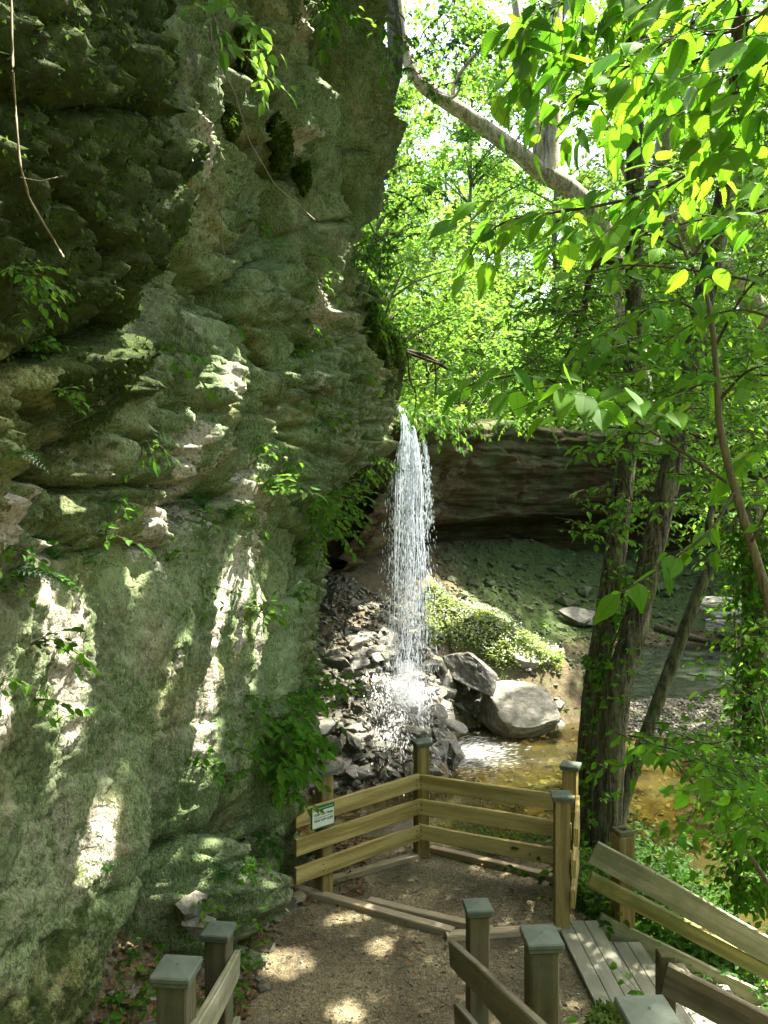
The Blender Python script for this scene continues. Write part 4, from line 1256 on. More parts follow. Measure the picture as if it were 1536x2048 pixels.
EDG = [((594, 1782), (905, 1872), .10, 'long bleached edging board lying across the gravel path'), ((738, 1809), (985, 1866), .085, 'thin bleached edging board lying beside a longer one on the gravel'),
       ((892, 1877), (1118, 1862), .10, 'bleached edging board ending at the foot of the capped railing post'), ((512, 1828), (606, 1796), .12, 'short splintered edging board at the foot of the cliff'),
       ((548, 1790), (612, 1764), .10, 'dull edging timber under the end of the sign railing'), ((655, 1768), (832, 1716), .09, 'edging timber under the railing boards that face the stairs'), ((862, 1702), (1112, 1762), .09, 'edging timber under the railing above the stream')]
for k, (p, q, wd, lb) in enumerate(EDG):
    a, b = Gp(*p), Gp(*q); a[2] = b[2] = FL + .018
    o = put('edging_board', plank_mesh('edging_board', np.linalg.norm(b - a), .075, wd, 100 + k, .008, .008), M['wood_edge'])
    set_mw(o, (a + b) / 2, frame(b - a)); tag(o, lb, 'board')


# ------------------------------------------------------------------ stones
def stone_mesh(seed, flat=.5, sub=3, planes=9, n=.03):
    r = np.random.default_rng(seed)
    bm = bmesh.new(); bmesh.ops.create_icosphere(bm, subdivisions=sub, radius=1.0)
    V = np.array([v.co[:] for v in bm.verts]); f = np.array([[v.index for v in q.verts] for q in bm.faces]); bm.free()
    for k in range(planes):
        nn = unit(r.normal(size=3) * np.array([1, 1, .6])); h = r.uniform(.42, .75)
        dd = V @ nn - h; V = V - np.clip(dd, 0, None)[:, None] * nn
    for zz in (1, -1):
        h = flat * r.uniform(.8, 1.1); V[:, 2] = np.clip(V[:, 2] * zz, None, h) * zz
    V = V * np.array([1.15, .9, 1])
    V = V + n * fbm(V[:, 0] * 3, V[:, 1] * 3, V[:, 2] * 9, 4, seed)[:, None] * unit(V)
    me = mesh_np('stone', V, [f], False)
    return me


M['rubble'] = mat_rock('dull_limestone', ((.07, .065, .05), (.17, .16, .125), (.30, .28, .225)), 5, .35, .6)
STONES = [stone_mesh(200 + k, .34 + .05 * (k % 4)) for k in range(9)]
STONES_W = [m.copy() for m in STONES]
for m_ in STONES:
    m_.materials.append(M['rubble'])
for m_ in STONES_W:
    m_.materials.append(M['stone_wet'])


def lay_stone(x, y, s, wet, name='stone', sink=.3, tilt=.35, z=None):
    e = .15
    h0 = float(gz(x, y)); sx = float(gz(x + e, y) - gz(x - e, y)) / (2 * e); sy = float(gz(x, y + e) - gz(x, y - e)) / (2 * e)
    nn = unit(np.array([-sx, -sy, 1.0]) + tilt * rng.normal(size=3)); nn = nn if nn[2] > 0 else -nn
    a = rng.uniform(0, 6.28); R = frame((math.cos(a), math.sin(a), .01), nn)
    k = rng.integers(len(STONES))
    o = bpy.data.objects.new(name, (STONES_W if wet else STONES)[k]); C.objects.link(o)
    sc = s * rng.uniform(.75, 1.25, 3) * np.array([1.15, .9, .8])
    m = Matrix.Identity(4)
    for i in range(3):
        for j in range(3):
            m[i][j] = R[i, j] * sc[j]
    m.translation = Vector((x, y, (h0 if z is None else z) + s * .34 * (1 - sink)))
    o.matrix_basis = m
    return o


cnt = 0; tries = 0
while cnt < 285 and tries < 6000:
    tries += 1
    px, py = rng.uniform(612, 1000), rng.uniform(1255, 1585)
    if (px > 790 + (py - 1255) * .42 + 40 and py < 1330) or (px > 925 and py < 1345):
        continue
    h = hit(px, py, (TREE_G,))
    if h is None or h[0][2] < -4.75 or h[2] > 19.5 or h[2] < 9.2:
        continue
    x, y = h[0][:2]
    if x > .9 + .16 * max(0, y - 13) and h[0][2] < -4.42:
        continue
    wet = (abs(x - .55) < 1.0 and y < 16.3) or rng.random() < .75
    s = float(np.clip(rng.lognormal(-1.95, .45), .07, .36))
    o = lay_stone(x, y, s, wet, 'rubble_stone')
    tag(o, 'wet dark angular stone in the rubble under the falling water' if wet else 'dry pale angular stone in the rubble beside the falling water', 'stone', 'wet stones of the rubble slope' if wet else 'dry stones of the rubble slope')
    cnt += 1
# fine rubble nobody could count
mb = MB()
tv = np.array([v.co[:] for v in stone_mesh(300, .4, 1, 6).vertices]); tf = np.array([p.vertices[:] for p in stone_mesh(300, .4, 1, 6).polygons])


def small_stones(pts, sizes, tilt=.5, lift=.2):
    n = len(pts)
    a = rng.uniform(0, 6.28, n); D = np.stack([np.cos(a), np.sin(a), 0.3 * rng.normal(size=n)], -1); Nn = unit(np.array([0, 0, 1.0]) + tilt * rng.normal(size=(n, 3)))
    V0 = tv * np.array([1, .8, .7])
    p = pts.copy(); p[:, 2] += sizes * lift
    return leaves((V0, [tf], None), p, D, Nn, sizes)[:2]


X = rng.uniform(-2.2, 4.0, 16000); Y = rng.uniform(10.2, 18.6, 16000); Z = gz(X, Y)
k = (Z > -4.7) & ~((X > .9 + .16 * np.clip(Y - 13, 0, 9)) & (Z < -4.42)) & (Z > -3.74 - .52 * np.clip(Y - 8.75, 0, 9) + .1) & ~((X > 1.2) & (Y > 15.6) & (rng.random(len(X)) < .8))
k &= ~((X > .5) & (rng.random(len(X)) < .45))
V, F2 = small_stones(np.stack([X, Y, Z], -1)[k], np.clip(rng.lognormal(-3.0, .55, k.sum()), .02, .2))
stuff(put('talus', mesh_np('talus', V, F2), M['talus']), 'loose broken shale covering the slope below the waterfall', 'rubble')
# broken stone along the foot of the cliff
n = 420; X = rng.uniform(-2.1, -.85, n); Y = rng.uniform(4.2, 7.6, n); k = X < -1.0 - .35 * (6.5 - Y) * .3 + .1 * rng.normal(size=n); X, Y = X[k], Y[k]
Z = np.maximum(gz(X, Y), np.where(X > -1.75, FL + .5 * np.clip(4.9 - Y, 0, 9), -9))
V, F2 = small_stones(np.stack([X, Y, Z], -1), np.clip(rng.lognormal(-3.3, .6, len(X)), .012, .14))
stuff(put('cliff_foot_rubble', mesh_np('cliff_foot_rubble', V, F2), M['stone']), 'small broken stones along the foot of the cliff', 'rubble')
# gravel bar
X = rng.uniform(4.4, 7.4, 7000); Y = rng.uniform(15.2, 19.0, 7000); Z = gz(X, Y); k = (Z > -4.6) & (Z < -4.1)
V, F2 = small_stones(np.stack([X, Y, Z], -1)[k], np.clip(rng.lognormal(-3.5, .4, k.sum()), .015, .09))
stuff(put('gravel_bar', mesh_np('gravel_bar', V, F2), M['talus']), 'pale gravel bar between the brown stream and the green pool', 'gravel')
# pebbles on the path
n = 5200; X = rng.uniform(-1.5, 1.7, n); Y = rng.uniform(4.8, 8.6, n)
V, F2 = small_stones(np.stack([X, Y, np.full(n, FL + .002) + .012 * fbm(X * 2, Y * 2, 0, 4, 95)], -1), np.clip(rng.lognormal(-4.75, .4, n), .004, .026), .4, .15)
stuff(put('pebbles', mesh_np('pebbles', V, F2), M['stone']), 'fine pebbles scattered over the gravel path', 'pebbles')
# stream bed cobbles
n = 1500; X = rng.uniform(.5, 7, n); Y = rng.uniform(9.5, 17.2, n); Z = gz(X, Y); k = (Z < -4.6)
V, F2 = small_stones(np.stack([X, Y, Z], -1)[k], np.clip(rng.lognormal(-3.1, .4, k.sum()), .025, .11))
stuff(put('stream_cobbles', mesh_np('stream_cobbles', V, F2), M['stone']), 'cobbles on the bed of the shallow stream', 'cobbles')


def boulder(label, name, c, ax, s, seed, mat, flat=.5, planes=8, n=.085):
    me = stone_mesh(seed, flat, 5, planes, n); me.materials.append(mat)
    o = bpy.data.objects.new(name, me); C.objects.link(o)
    R = frame(ax[0], ax[1]); m = Matrix.Identity(4)
    for i in range(3):
        for j in range(3):
            m[i][j] = R[i, j] * s[j]
    m.translation = Vector(c); o.matrix_basis = m
    return tag(o, label, 'boulder')


boulder('big pale flat topped slab leaning at the edge of the stream', 'boulder', P(1046, 1425, 16.2), ((1, -.28, -.06), (-.10, -.55, .85)), (1.0, .78, .66), 411, M['stone'], .4, 7)
boulder('dark striped upright boulder behind the flat slab', 'boulder', P(944, 1345, 16.6), ((.75, -.3, -.55), (-.55, -.5, .55)), (.7, .55, .62), 433, M['stone_wet'], .5, 7)
boulder('low grey boulder at the tip of the grassy spit', 'boulder', P(1122, 1338, 19.6), ((1, .1, -.35), (.3, -.3, .9)), (.52, .4, .35), 425, M['stone'], .45)
boulder('wet ridge of rock splashed by the waterfall', 'boulder', P(852, 1478, 14.3), ((1, -.3, -.75), (.5, -.5, .7)), (.78, .42, .4), 437, M['stone_wet'], .5)
boulder('dark wet boulder at the water edge right of the splash', 'boulder', P(905, 1500, 13.9), ((.4, -.4, -.8), (.6, -.5, .4)), (.34, .26, .3), 449, M['stone_wet'], .6)
boulder('broad wet block buried left of the splash', 'boulder', P(700, 1490, 13.8), ((1, -.2, -.4), (.1, -.5, .8)), (.62, .42, .4), 457, M['stone_wet'], .45)
boulder('yellow mossy stone on the rubble left of the falling water', 'boulder', P(752, 1385, 15.6), ((1, .1, -.3), (.1, -.5, .8)), (.24, .22, .2), 461, M['moss_stone'] if 'moss_stone' in M else M['stone'], .6)
boulder('pale blocky stone on top of the rubble slope', 'boulder', P(722, 1278, 17.0), ((1, -.2, .1), (0, -.3, .9)), (.42, .3, .3), 471, M['stone'], .55)
boulder('sunlit pale stone half buried in the weeds of the spit', 'boulder', P(1035, 1310, 17.6), ((1, -.1, -.35), (.2, -.5, .8)), (.5, .35, .3), 481, M['stone'], .45)
boulder('thin green slab at the edge of the stream beyond the flat slab', 'boulder', P(1130, 1397, 17.6), ((1, .1, -.15), (.05, -.2, .95)), (.42, .3, .2), 491, M['stone'], .3)
boulder('pale stone lit by the sun at the foot of the cliff', 'boulder', P(388, 1815, 5.75), ((1, .3, .2), (-.1, -.6, .7)), (.17, .14, .16), 501, M['stone'], .7)
boulder('tan block of rock beside the edging board at the cliff foot', 'boulder', P(498, 1790, 6.25), ((.6, .5, .2), (.2, -.5, .8)), (.24, .22, .26), 507, M['stone'], .7)
boulder('ivory stone wedged under the pale one at the cliff foot', 'boulder', P(395, 1848, 5.7), ((1, .1, 0), (0, -.6, .8)), (.15, .12, .10), 513, M['stone'], .6)
o = boulder('leaning pale slab on the far bank below the ledge', 'boulder', P(1165, 1235, 25.5), ((1, .1, -.1), (0, -.6, .7)), (.8, .5, .4), 523, M['stone'], .4)
o = boulder('squared pale block on the far bank of the green pool', 'boulder', P(1445, 1215, 25.2), ((1, 0, 0), (0, -.3, .9)), (1.0, .5, .5), 529, M['stone'], .5)
o = boulder('stone block lying under the squared one by the pool', 'boulder', P(1450, 1248, 24.8), ((1, 0, 0), (0, -.2, .95)), (.9, .5, .4), 531, M['stone'], .4)
# scraps of bark and dead leaves trodden into the path
n = 260; X = rng.uniform(-1.3, 1.6, n); Y = rng.uniform(4.9, 8.5, n); D = rand_unit(n) * np.array([1, 1, .1]); M['litter'] = mat_leaf('dry_leaf', (.13, .08, .04), (.08, .04, .02), .6, .2, .2)
stuff(put('path_litter', leaf_mesh('path_litter', T_RH, np.stack([X, Y, np.full(n, FL + .03)], -1), D, np.array([0, 0, 1.0]) + .15 * rng.normal(size=(n, 3)), rng.uniform(.015, .06, n), False), M['litter']), 'scraps of dead leaf scattered over the gravel path', 'leaf litter')
for k in range(16):
    px, py = rng.uniform(915, 1135), rng.uniform(1395, 1462); h = hit(px, py, (TREE_G,))
    o = lay_stone(h[0][0], h[0][1], rng.uniform(.14, .3), k % 2 == 0, 'shore_stone', .2); tag(o, 'angular stone lodged at the pool edge around the flat slab', 'stone', 'stones at the pool edge')
for (px, py, s, lb) in ((1195, 1445, .3, 'single flat stone lying in the gravel bar'), (1075, 1455, .2, 'small stone breaking the surface of the stream below the slab')):
    h = hit(px, py, (TREE_G,)); o = lay_stone(h[0][0], h[0][1], s, False, 'boulder'); tag(o, lb, 'boulder')

mb = MB()
tube(mb, catmull([P(1310, 1255, 25.2), P(1370, 1272, 24.8), P(1430, 1285, 24.6), P(1480, 1296, 24.2)], 30), np.linspace(.15, .09, 30), 9, .2, 3)
tag(put('fallen_log', mb.mesh('fallen_log', True), M['bark_dark']), 'dark fallen log lying on the far shore of the green pool', 'log')

# ------------------------------------------------------------------ waterfall
M['drop'] = mat_foam('falling_water', .12, (.80, .86, .93)); M['spray'] = mat_foam('spray', .45, (.85, .88, .9)); M['sheetw'] = mat_foam('sliding_water', .62, (.62, .76, .92))
wf = thing('waterfall', 'tall thin waterfall breaking into white drops as it falls from the ledge into the rubble', 'waterfall', tuple(P(815, 1540, 14.4)))
wo = np.array(wf.location)


def fall_path(t, u):
    """t 0..1 down the fall; u -1..1 across"""
    # image centre line and half width by height
    py = 815 + (1560 - 815) * t
    cx = np.interp(py, [815, 835, 870, 930, 1050, 1200, 1350, 1560], [800, 812, 818, 818, 818, 819, 820, 822])
    hw = np.interp(py, [815, 840, 880, 930, 1050, 1200, 1350, 1560], [10, 13, 19, 27, 31, 35, 39, 50])
    d = np.interp(py, [815, 825, 880, 1560], [15.25, 15.05, 14.8, 14.35])
    px = cx + hw * u
    return np.stack([(px - 768) / F * d, d + .22 * np.sin(u * 3 + t * 3), (1024 - py) / F * d], -1)


n = 17000
t = rng.beta(1.15, 1.0, n); u = np.where(rng.random(n) < .78, np.clip(rng.normal(0, .58, n), -1.25, 1.15), rng.normal(-.2, 1.15, n))
strand = np.round(u * 9) / 9; u = np.where(rng.random(n) < .45, strand + rng.normal(0, .03, n), u)
keep = (t > .05) & (np.abs(u) < np.interp(t, [0, .08, .25, 1], [.85, .95, 1.7, 2.3])) & (rng.random(n) < np.interp(t, [0, .5, .75, 1], [1, .9, .62, .5]))
t, u = t[keep], u[keep]; n = len(t)
pos = fall_path(t, u); pos[:, 1] += rng.normal(0, .12, n)
ln = np.clip(rng.lognormal(-3.0, .5, n), .02, .2) * np.interp(t, [0, .2, 1], [1.4, 1, .9])
wdt = rng.uniform(.10, .2, n)
Vd = np.array([(0, 0, 0), (.45, .07, 0), (.45, -.035, .06), (.45, -.035, -.06), (1, 0, 0)])
fd = np.array([[0, 2, 1], [0, 3, 2], [0, 1, 3], [4, 1, 2], [4, 2, 3], [4, 3, 1]])
Dd = np.array([0, 0, -1.0]) + .05 * rng.normal(size=(n, 3)); Dd[:, 0] += .05 * u
V, F2, _ = leaves((Vd, [fd], None), pos, Dd, np.tile([0, -1.0, 0], (n, 1)) + .3 * rng.normal(size=(n, 3)), ln)
stuff(put('drops', mesh_np('drops', V - wo, F2), M['drop'], wf))
# ropes of water near the top
mb = MB()
for k in range(34):
    uu = rng.uniform(-.95, .95); t1 = rng.uniform(.12, .62) if k > 8 else rng.uniform(.5, .8)
    t0 = 0 if rng.random() < .6 else rng.uniform(0, t1 * .5)
    tt = np.linspace(t0, t1, 26)
    path = fall_path(tt, uu + .10 * vnoise(tt * 9, k, 0, 6) * np.linspace(.2, 1, 26)); path[:, 1] += rng.normal(0, .08)
    tube(mb, path - wo, (.007 + .011 * rng.random()) * (.75 + .5 * vnoise(tt * 40, k, 0, 7)) * np.linspace(1, .45, 26), 5, cap=False)
put('water_ropes', mb.mesh('water_ropes', True), M['drop'], wf)
# glassy sheet over the lip
us = np.linspace(-1, 1, 17); ts = np.linspace(0, .34, 60); TT, UU = np.meshgrid(ts, us, indexing='ij')
pth = fall_path(TT.ravel(), UU.ravel() * .93 * np.interp(TT.ravel(), [0, .34], [1, .72]) + .12 * np.interp(TT.ravel(), [0, .34], [0, 1]))
pth[:, 1] += .05 * fbm(UU.ravel() * 4, TT.ravel() * 14, 0, 3, 99) + .05
ii = (np.arange(59)[:, None] * 17 + np.arange(16)[None]).ravel(); ff = np.stack([ii, ii + 17, ii + 18, ii + 1], -1)
ff = ff[(vnoise(UU.ravel()[ii] * 7, TT.ravel()[ii] * 9, 0, 98) > np.interp(TT.ravel()[ii], [0, .12, .34], [-2, -.4, .45]))]
put('water_sheet', mesh_np('water_sheet', pth - wo, [ff], True), M['sheetw'], wf)
# stream arriving at the lip
lipc = np.array([(-.25, 16.9, 2.22), (.0, 16.2, 2.16), (.18, 15.7, 2.12), (.30, 15.3, 2.06), (.33, 15.22, 2.0)])
lc = catmull(lipc, 24); V = []
for i, p in enumerate(lc):
    for v in np.linspace(-1, 1, 9):
        V.append(p + np.array([v * .16, v * .05, .02 * math.cos(v * 4 + i)]))
ii = (np.arange(23)[:, None] * 9 + np.arange(8)[None]).ravel()
put('lip_water', mesh_np('lip_water', np.array(V) - wo, [np.stack([ii, ii + 9, ii + 10, ii + 1], -1)], True), M['sheetw'], wf)
# thin side trickle
n = 420; t = rng.random(n) ** 1.4 * .55; pos = fall_path(t + .09, np.zeros(n)); d = 15.3
py = 878 + t * 330; px = np.interp(py, [878, 930, 1000, 1200], [848, 855, 858, 862]) + rng.normal(0, 1, n) * np.interp(py, [878, 1200], [2, 8])
pos = np.stack([(px - 768) / F * d, np.full(n, d) + rng.normal(0, .04, n), (1024 - py) / F * d], -1)
V, F2, _ = leaves((Vd, [fd], None), pos, np.array([0, 0, -1.0]) + .05 * rng.normal(size=(n, 3)), np.tile([0, -1.0, 0], (n, 1)), np.clip(rng.lognormal(-2.6, .4, n), .03, .2))
stuff(put('side_trickle', mesh_np('side_trickle', V - wo, F2), M['drop'], wf))
# splash and spray at the foot
n = 7000; r = np.abs(rng.normal(0, .5, n)); a = rng.uniform(0, 6.28, n)
X = .42 + r * np.cos(a) * 1.0; Y = 14.1 + r * np.sin(a) * .8; Z = gz(X, Y) + np.abs(rng.normal(0, .26, n)) * np.exp(-r * .8) + .16
V, F2, _ = leaves((Vd * np.array([1, 2.4, 2.4]), [fd], None), np.stack([X, Y, Z], -1), rand_unit(n), rand_unit(n), rng.uniform(.008, .028, n))
stuff(put('spray', mesh_np('spray', V - wo, F2), M['spray'], wf))
# white water running down over the rocks
n = 2600; X = .36 + rng.normal(0, .30, n); Y = 14.7 - np.abs(rng.normal(0, .7, n)); X = X + (14.2 - Y) * rng.normal(-.02, .18, n)
e = .12; Z = gz(X, Y); Dn = np.stack([-(gz(X + e, Y) - gz(X - e, Y)), -(gz(X, Y + e) - gz(X, Y - e)), np.zeros(n)], -1); Dn[:, 1] -= .1; Dn = unit(Dn); Dn[:, 2] = -.55; Dn = unit(Dn + .16 * rng.normal(size=(n, 3)))
V, F2, _ = leaves((Vd * np.array([1, 1.1, .7]), [fd], None), np.stack([X, Y, Z + rng.uniform(.04, .22, n)], -1), Dn, np.tile([0, -.5, .8], (n, 1)), rng.uniform(.03, .12, n))
stuff(put('cascade', mesh_np('cascade', V - wo, F2), M['spray'], wf))
# foam carried out over the pool
n = 1500; X = 1.25 + np.abs(rng.normal(0, .5, n)); Y = rng.normal(14.6, .55, n) + .25 * (X - 1.2); k = gz(X, Y) < -4.6; n = int(k.sum())
V, F2, _ = leaves((Vd * np.array([1, 1.2, .3]), [fd], None), np.stack([X, Y, np.full(len(X), -4.606)], -1)[k], np.tile([1, .35, 0], (n, 1)) + .2 * rng.normal(size=(n, 3)) * np.array([1, 1, 0]), np.tile([0, 0, 1.0], (n, 1)), rng.uniform(.03, .16, n))
stuff(put('foam', mesh_np('foam', V - wo, F2), M['spray'], wf))
# fine mist hanging over the splash
mv, nt_, N_, L_, out_ = nodes('mist')
pv_ = N_('VolumePrincipled'); pv_.inputs['Color'].default_value = (.95, .97, 1, 1); pv_.inputs['Density'].default_value = 1.0; pv_.inputs['Anisotropy'].default_value = .2
L_(pv_.outputs[0], out_.inputs['Volume'])
for c, r in ((P(800, 1490, 13.95), (.42, .4, .42)), (P(845, 1515, 13.7), (.5, .4, .28)), (P(780, 1540, 13.6), (.45, .4, .25)), (P(818, 1400, 14.3), (.3, .3, .75))):
    bm = bmesh.new(); bmesh.ops.create_icosphere(bm, subdivisions=4, radius=1.0)
    V = np.array([v.co[:] for v in bm.verts]); f = np.array([[v.index for v in q.verts] for q in bm.faces]); bm.free()
    V = V * (1 + .25 * fbm(V[:, 0] * 1.6, V[:, 1] * 1.6, V[:, 2] * 1.6 + c[0] * 9, 3, 5)[:, None]) * np.array(r)
    put('mist', mesh_np('mist', V, [f], True), mv, wf, tuple(np.array(c) - wo))
# moss and broken shale on the slope under the ledge
n = 9000; X = rng.uniform(1.5, 17, n); Y = rng.uniform(17.5, 30, n); s_, _ = rim_dist(X, Y); k = (s_ > -3.2) & (s_ < 3.0)
X, Y = X[k], Y[k]; V, F2 = small_stones(np.stack([X, Y, gz(X, Y)], -1), np.clip(rng.lognormal(-2.7, .65, len(X)), .03, .5) * np.where(rng.random(len(X)) < .5, .5, 1), .35, .12)
stuff(put('scree', mesh_np('scree', V, F2), M['scree']), 'mossy broken shale on the slope under the ledge', 'scree')
# ------------------------------------------------------------------ vegetation helpers
NB = [np.array([0, -.45, .85])]


def spray_leaves(curve, size, spacing, acc, t0=.12, ang=58, droop=.25, jit=.22, upn=1.0, tip=True, two=True):
    """alternate leaves along a twig; acc collects (pos, D, N, size)"""
    curve = np.asarray(curve, float)
    seg = np.linalg.norm(np.diff(curve, axis=0), axis=1); L = np.concatenate([[0], np.cumsum(seg)])
    n = max(2, int(L[-1] * (1 - t0) / spacing))
    s = np.linspace(L[-1] * t0, L[-1], n); p = np.stack([np.interp(s, L, curve[:, k]) for k in range(3)], -1)
    T = unit(np.gradient(curve, axis=0)); T = unit(np.stack([np.interp(s, L, T[:, k]) for k in range(3)], -1))
    side = unit(np.cross(T, np.array([0, 0, 1.0])) + 1e-6)
    sg = np.where(np.arange(n) % 2 == 0, 1.0, -1.0)[:, None]
    a = np.radians(ang + 14 * rng.normal(size=n))[:, None]
    D = T * np.cos(a) + side * sg * np.sin(a); D[:, 2] -= droop * (.6 + .8 * rng.random(n)); D = unit(D + jit * rng.normal(size=(n, 3)))
    if tip:
        D[-1] = unit(T[-1] + np.array([0, 0, -droop]))
    Nn = unit(NB[0] + .34 * rng.normal(size=(n, 3)))
    acc.append((p, D, Nn, size * np.clip(rng.normal(1, .2, n), .5, 1.4) * np.where(np.arange(n) < 2, .8, 1)))


def cat4(acc):
    return [np.concatenate([a[k] for a in acc]) for k in range(4)]


def twiggy(main, r0, r1, ntw, tl, size, spacing, mb, acc, seed=0, t0=.1, droop=.25, own=True, updown=.1, seg=6, rough=.1):
    """main branch with side twigs on both sides"""
    main = np.asarray(main, float); n = len(main)
    tube(mb, main, np.linspace(r0, r1, n), seg, rough, seed)
    T = unit(np.gradient(main, axis=0))
    for k in range(ntw):
        t = t0 + (1 - t0) * (k + .5 * rng.random()) / max(1, ntw); i = min(n - 2, int(t * (n - 1)))
        side = unit(np.cross(T[i], np.array([0, 0, 1.0]))) * (1 if k % 2 else -1)
        d = unit(T[i] * .7 + side * .9 + updown * rng.normal(size=3)); l = tl * (1 - .5 * t) * rng.uniform(.6, 1.2)
        q = np.linspace(0, 1, 7)[:, None]
        pts = main[i] + d * q * l + np.array([0, 0, -1.0]) * q ** 2 * l * .25 * droop * 2 + .02 * l * np.cumsum(rng.normal(size=(7, 3)), 0) * .4
        tube(mb, pts, np.linspace(max(r1 * .8, r0 * .35), r1 * .35, 7), 4, cap=False)
        spray_leaves(pts, size, spacing, acc, .1, droop=droop)
    if own:
        spray_leaves(main, size, spacing * 1.5, acc, .25, droop=droop)


def PX(*pts, n=24):
    return catmull([P(*p) for p in pts], n)


def branch_thing(name, label, cat, lot, leafmat, barkmat, tpl, group=None, shafts=False):
    o = lot[0][0].V[0][0]
    t = thing(name, label, cat, tuple(o), group)
    for mb, acc in lot:
        b = put('branch', mb.mesh('branch', True, o), M[barkmat], t)
        p, D, Nn, s = cat4(acc)
        put('leaves', leaf_mesh('leaves', tpl, p, D, Nn, s, shafts, o), M[leafmat], b)
    return t


# ------------------------------------------------------------------ near elm branches hanging into the view
def elm(label, lines, twl, ntw, size, spacing, r=.006, tpl=T_FINE, mat='leaf_elm', droop=.35):
    lot = []; size *= .76; spacing *= .74
    ntw = int(ntw * 1.4)
    for k, ln in enumerate(lines):
        mb = MB(); acc = []
        c = PX(*[(a, b, d * 1.22) for (a, b, d) in ln]); twiggy(c, r, r * .4, ntw, twl * 1.12, size, spacing, mb, acc, k, .05, droop * .75, True, .15)
        lot.append((mb, acc))
    return branch_thing('elm_branch', label, 'branch', lot, mat, 'bark_dark', tpl)


elm('long elm branch crossing the big trunks with broad toothed leaves hanging from its tip', [[(1620, 225, 1.75), (1438, 310, 1.75), (1318, 380, 1.78), (1193, 412, 1.8), (1108, 425, 1.85), (1008, 445, 1.9), (948, 492, 1.92)]], .33, 12, .12, .058, droop=.38)
elm('elm branch of toothed leaves slanting down from the upper edge over the first big trunk', [[(1560, -80, 1.8), (1358, 65, 1.8), (1268, 125, 1.85), (1168, 185, 1.9), (1075, 235, 1.95)]], .33, 12, .12, .058, droop=.38)
elm('elm branch with overlapping toothed leaves close to the upper corner', [[(1640, 0, 1.5), (1500, 75, 1.55), (1393, 120, 1.6), (1290, 175, 1.65)], [(1640, 150, 1.5), (1540, 210, 1.55), (1450, 240, 1.6)]], .29, 9, .118, .06, droop=.38)
elm('drooping elm twig with a bunch of dark toothed leaves beside the sycamore stem', [[(1180, -120, 2.1), (1085, 20, 2.1), (1055, 90, 2.1), (1045, 150, 2.1)]], .26, 7, .135, .058, droop=.6)
elm('elm twig with hanging leaves in front of the second big trunk', [[(1640, 380, 1.9), (1500, 430, 1.95), (1400, 440, 2.0), (1290, 465, 2.05)], [(1640, 300, 2.1), (1480, 345, 2.15), (1380, 350, 2.2), (1300, 330, 2.2)]], .28, 6, .115, .065, droop=.4)
elm('fan of elm leaves high up between the sycamore stem and the first big trunk', [[(1300, -140, 2.2), (1230, 0, 2.2), (1180, 70, 2.25), (1110, 110, 2.3)], [(1400, -140, 2.2), (1300, 0, 2.25), (1230, 60, 2.3)], [(1240, -140, 2.0), (1150, -20, 2.05), (1090, 40, 2.1)]], .28, 8, .12, .06, droop=.5)
elm('crowded elm leaves in the upper corner, nearest of all', [[(1700, -100, 1.3), (1560, 0, 1.3), (1470, 60, 1.35), (1400, 70, 1.4)], [(1700, 40, 1.35), (1560, 110, 1.4), (1480, 160, 1.45)], [(1560, -120, 1.6), (1440, -10, 1.65), (1360, 20, 1.7)]], .24, 7, .115, .062, droop=.45)
elm('elm spray hanging across the dark trunk at mid height', [[(1500, 560, 2.6), (1380, 540, 2.6), (1260, 530, 2.65), (1180, 545, 2.7), (1100, 520, 2.7)], [(1560, 640, 2.6), (1480, 620, 2.6), (1400, 640, 2.65), (1320, 690, 2.7)]], .32, 6, .11, .07, droop=.35)
elm('lower elm spray of long leaves in front of the leaning trunks', [[(1640, 760, 2.8), (1500, 750, 2.8), (1400, 770, 2.85), (1290, 810, 2.9)], [(1640, 860, 2.9), (1540, 880, 2.95), (1470, 930, 3.0)]], .34, 6, .115, .07, droop=.4)

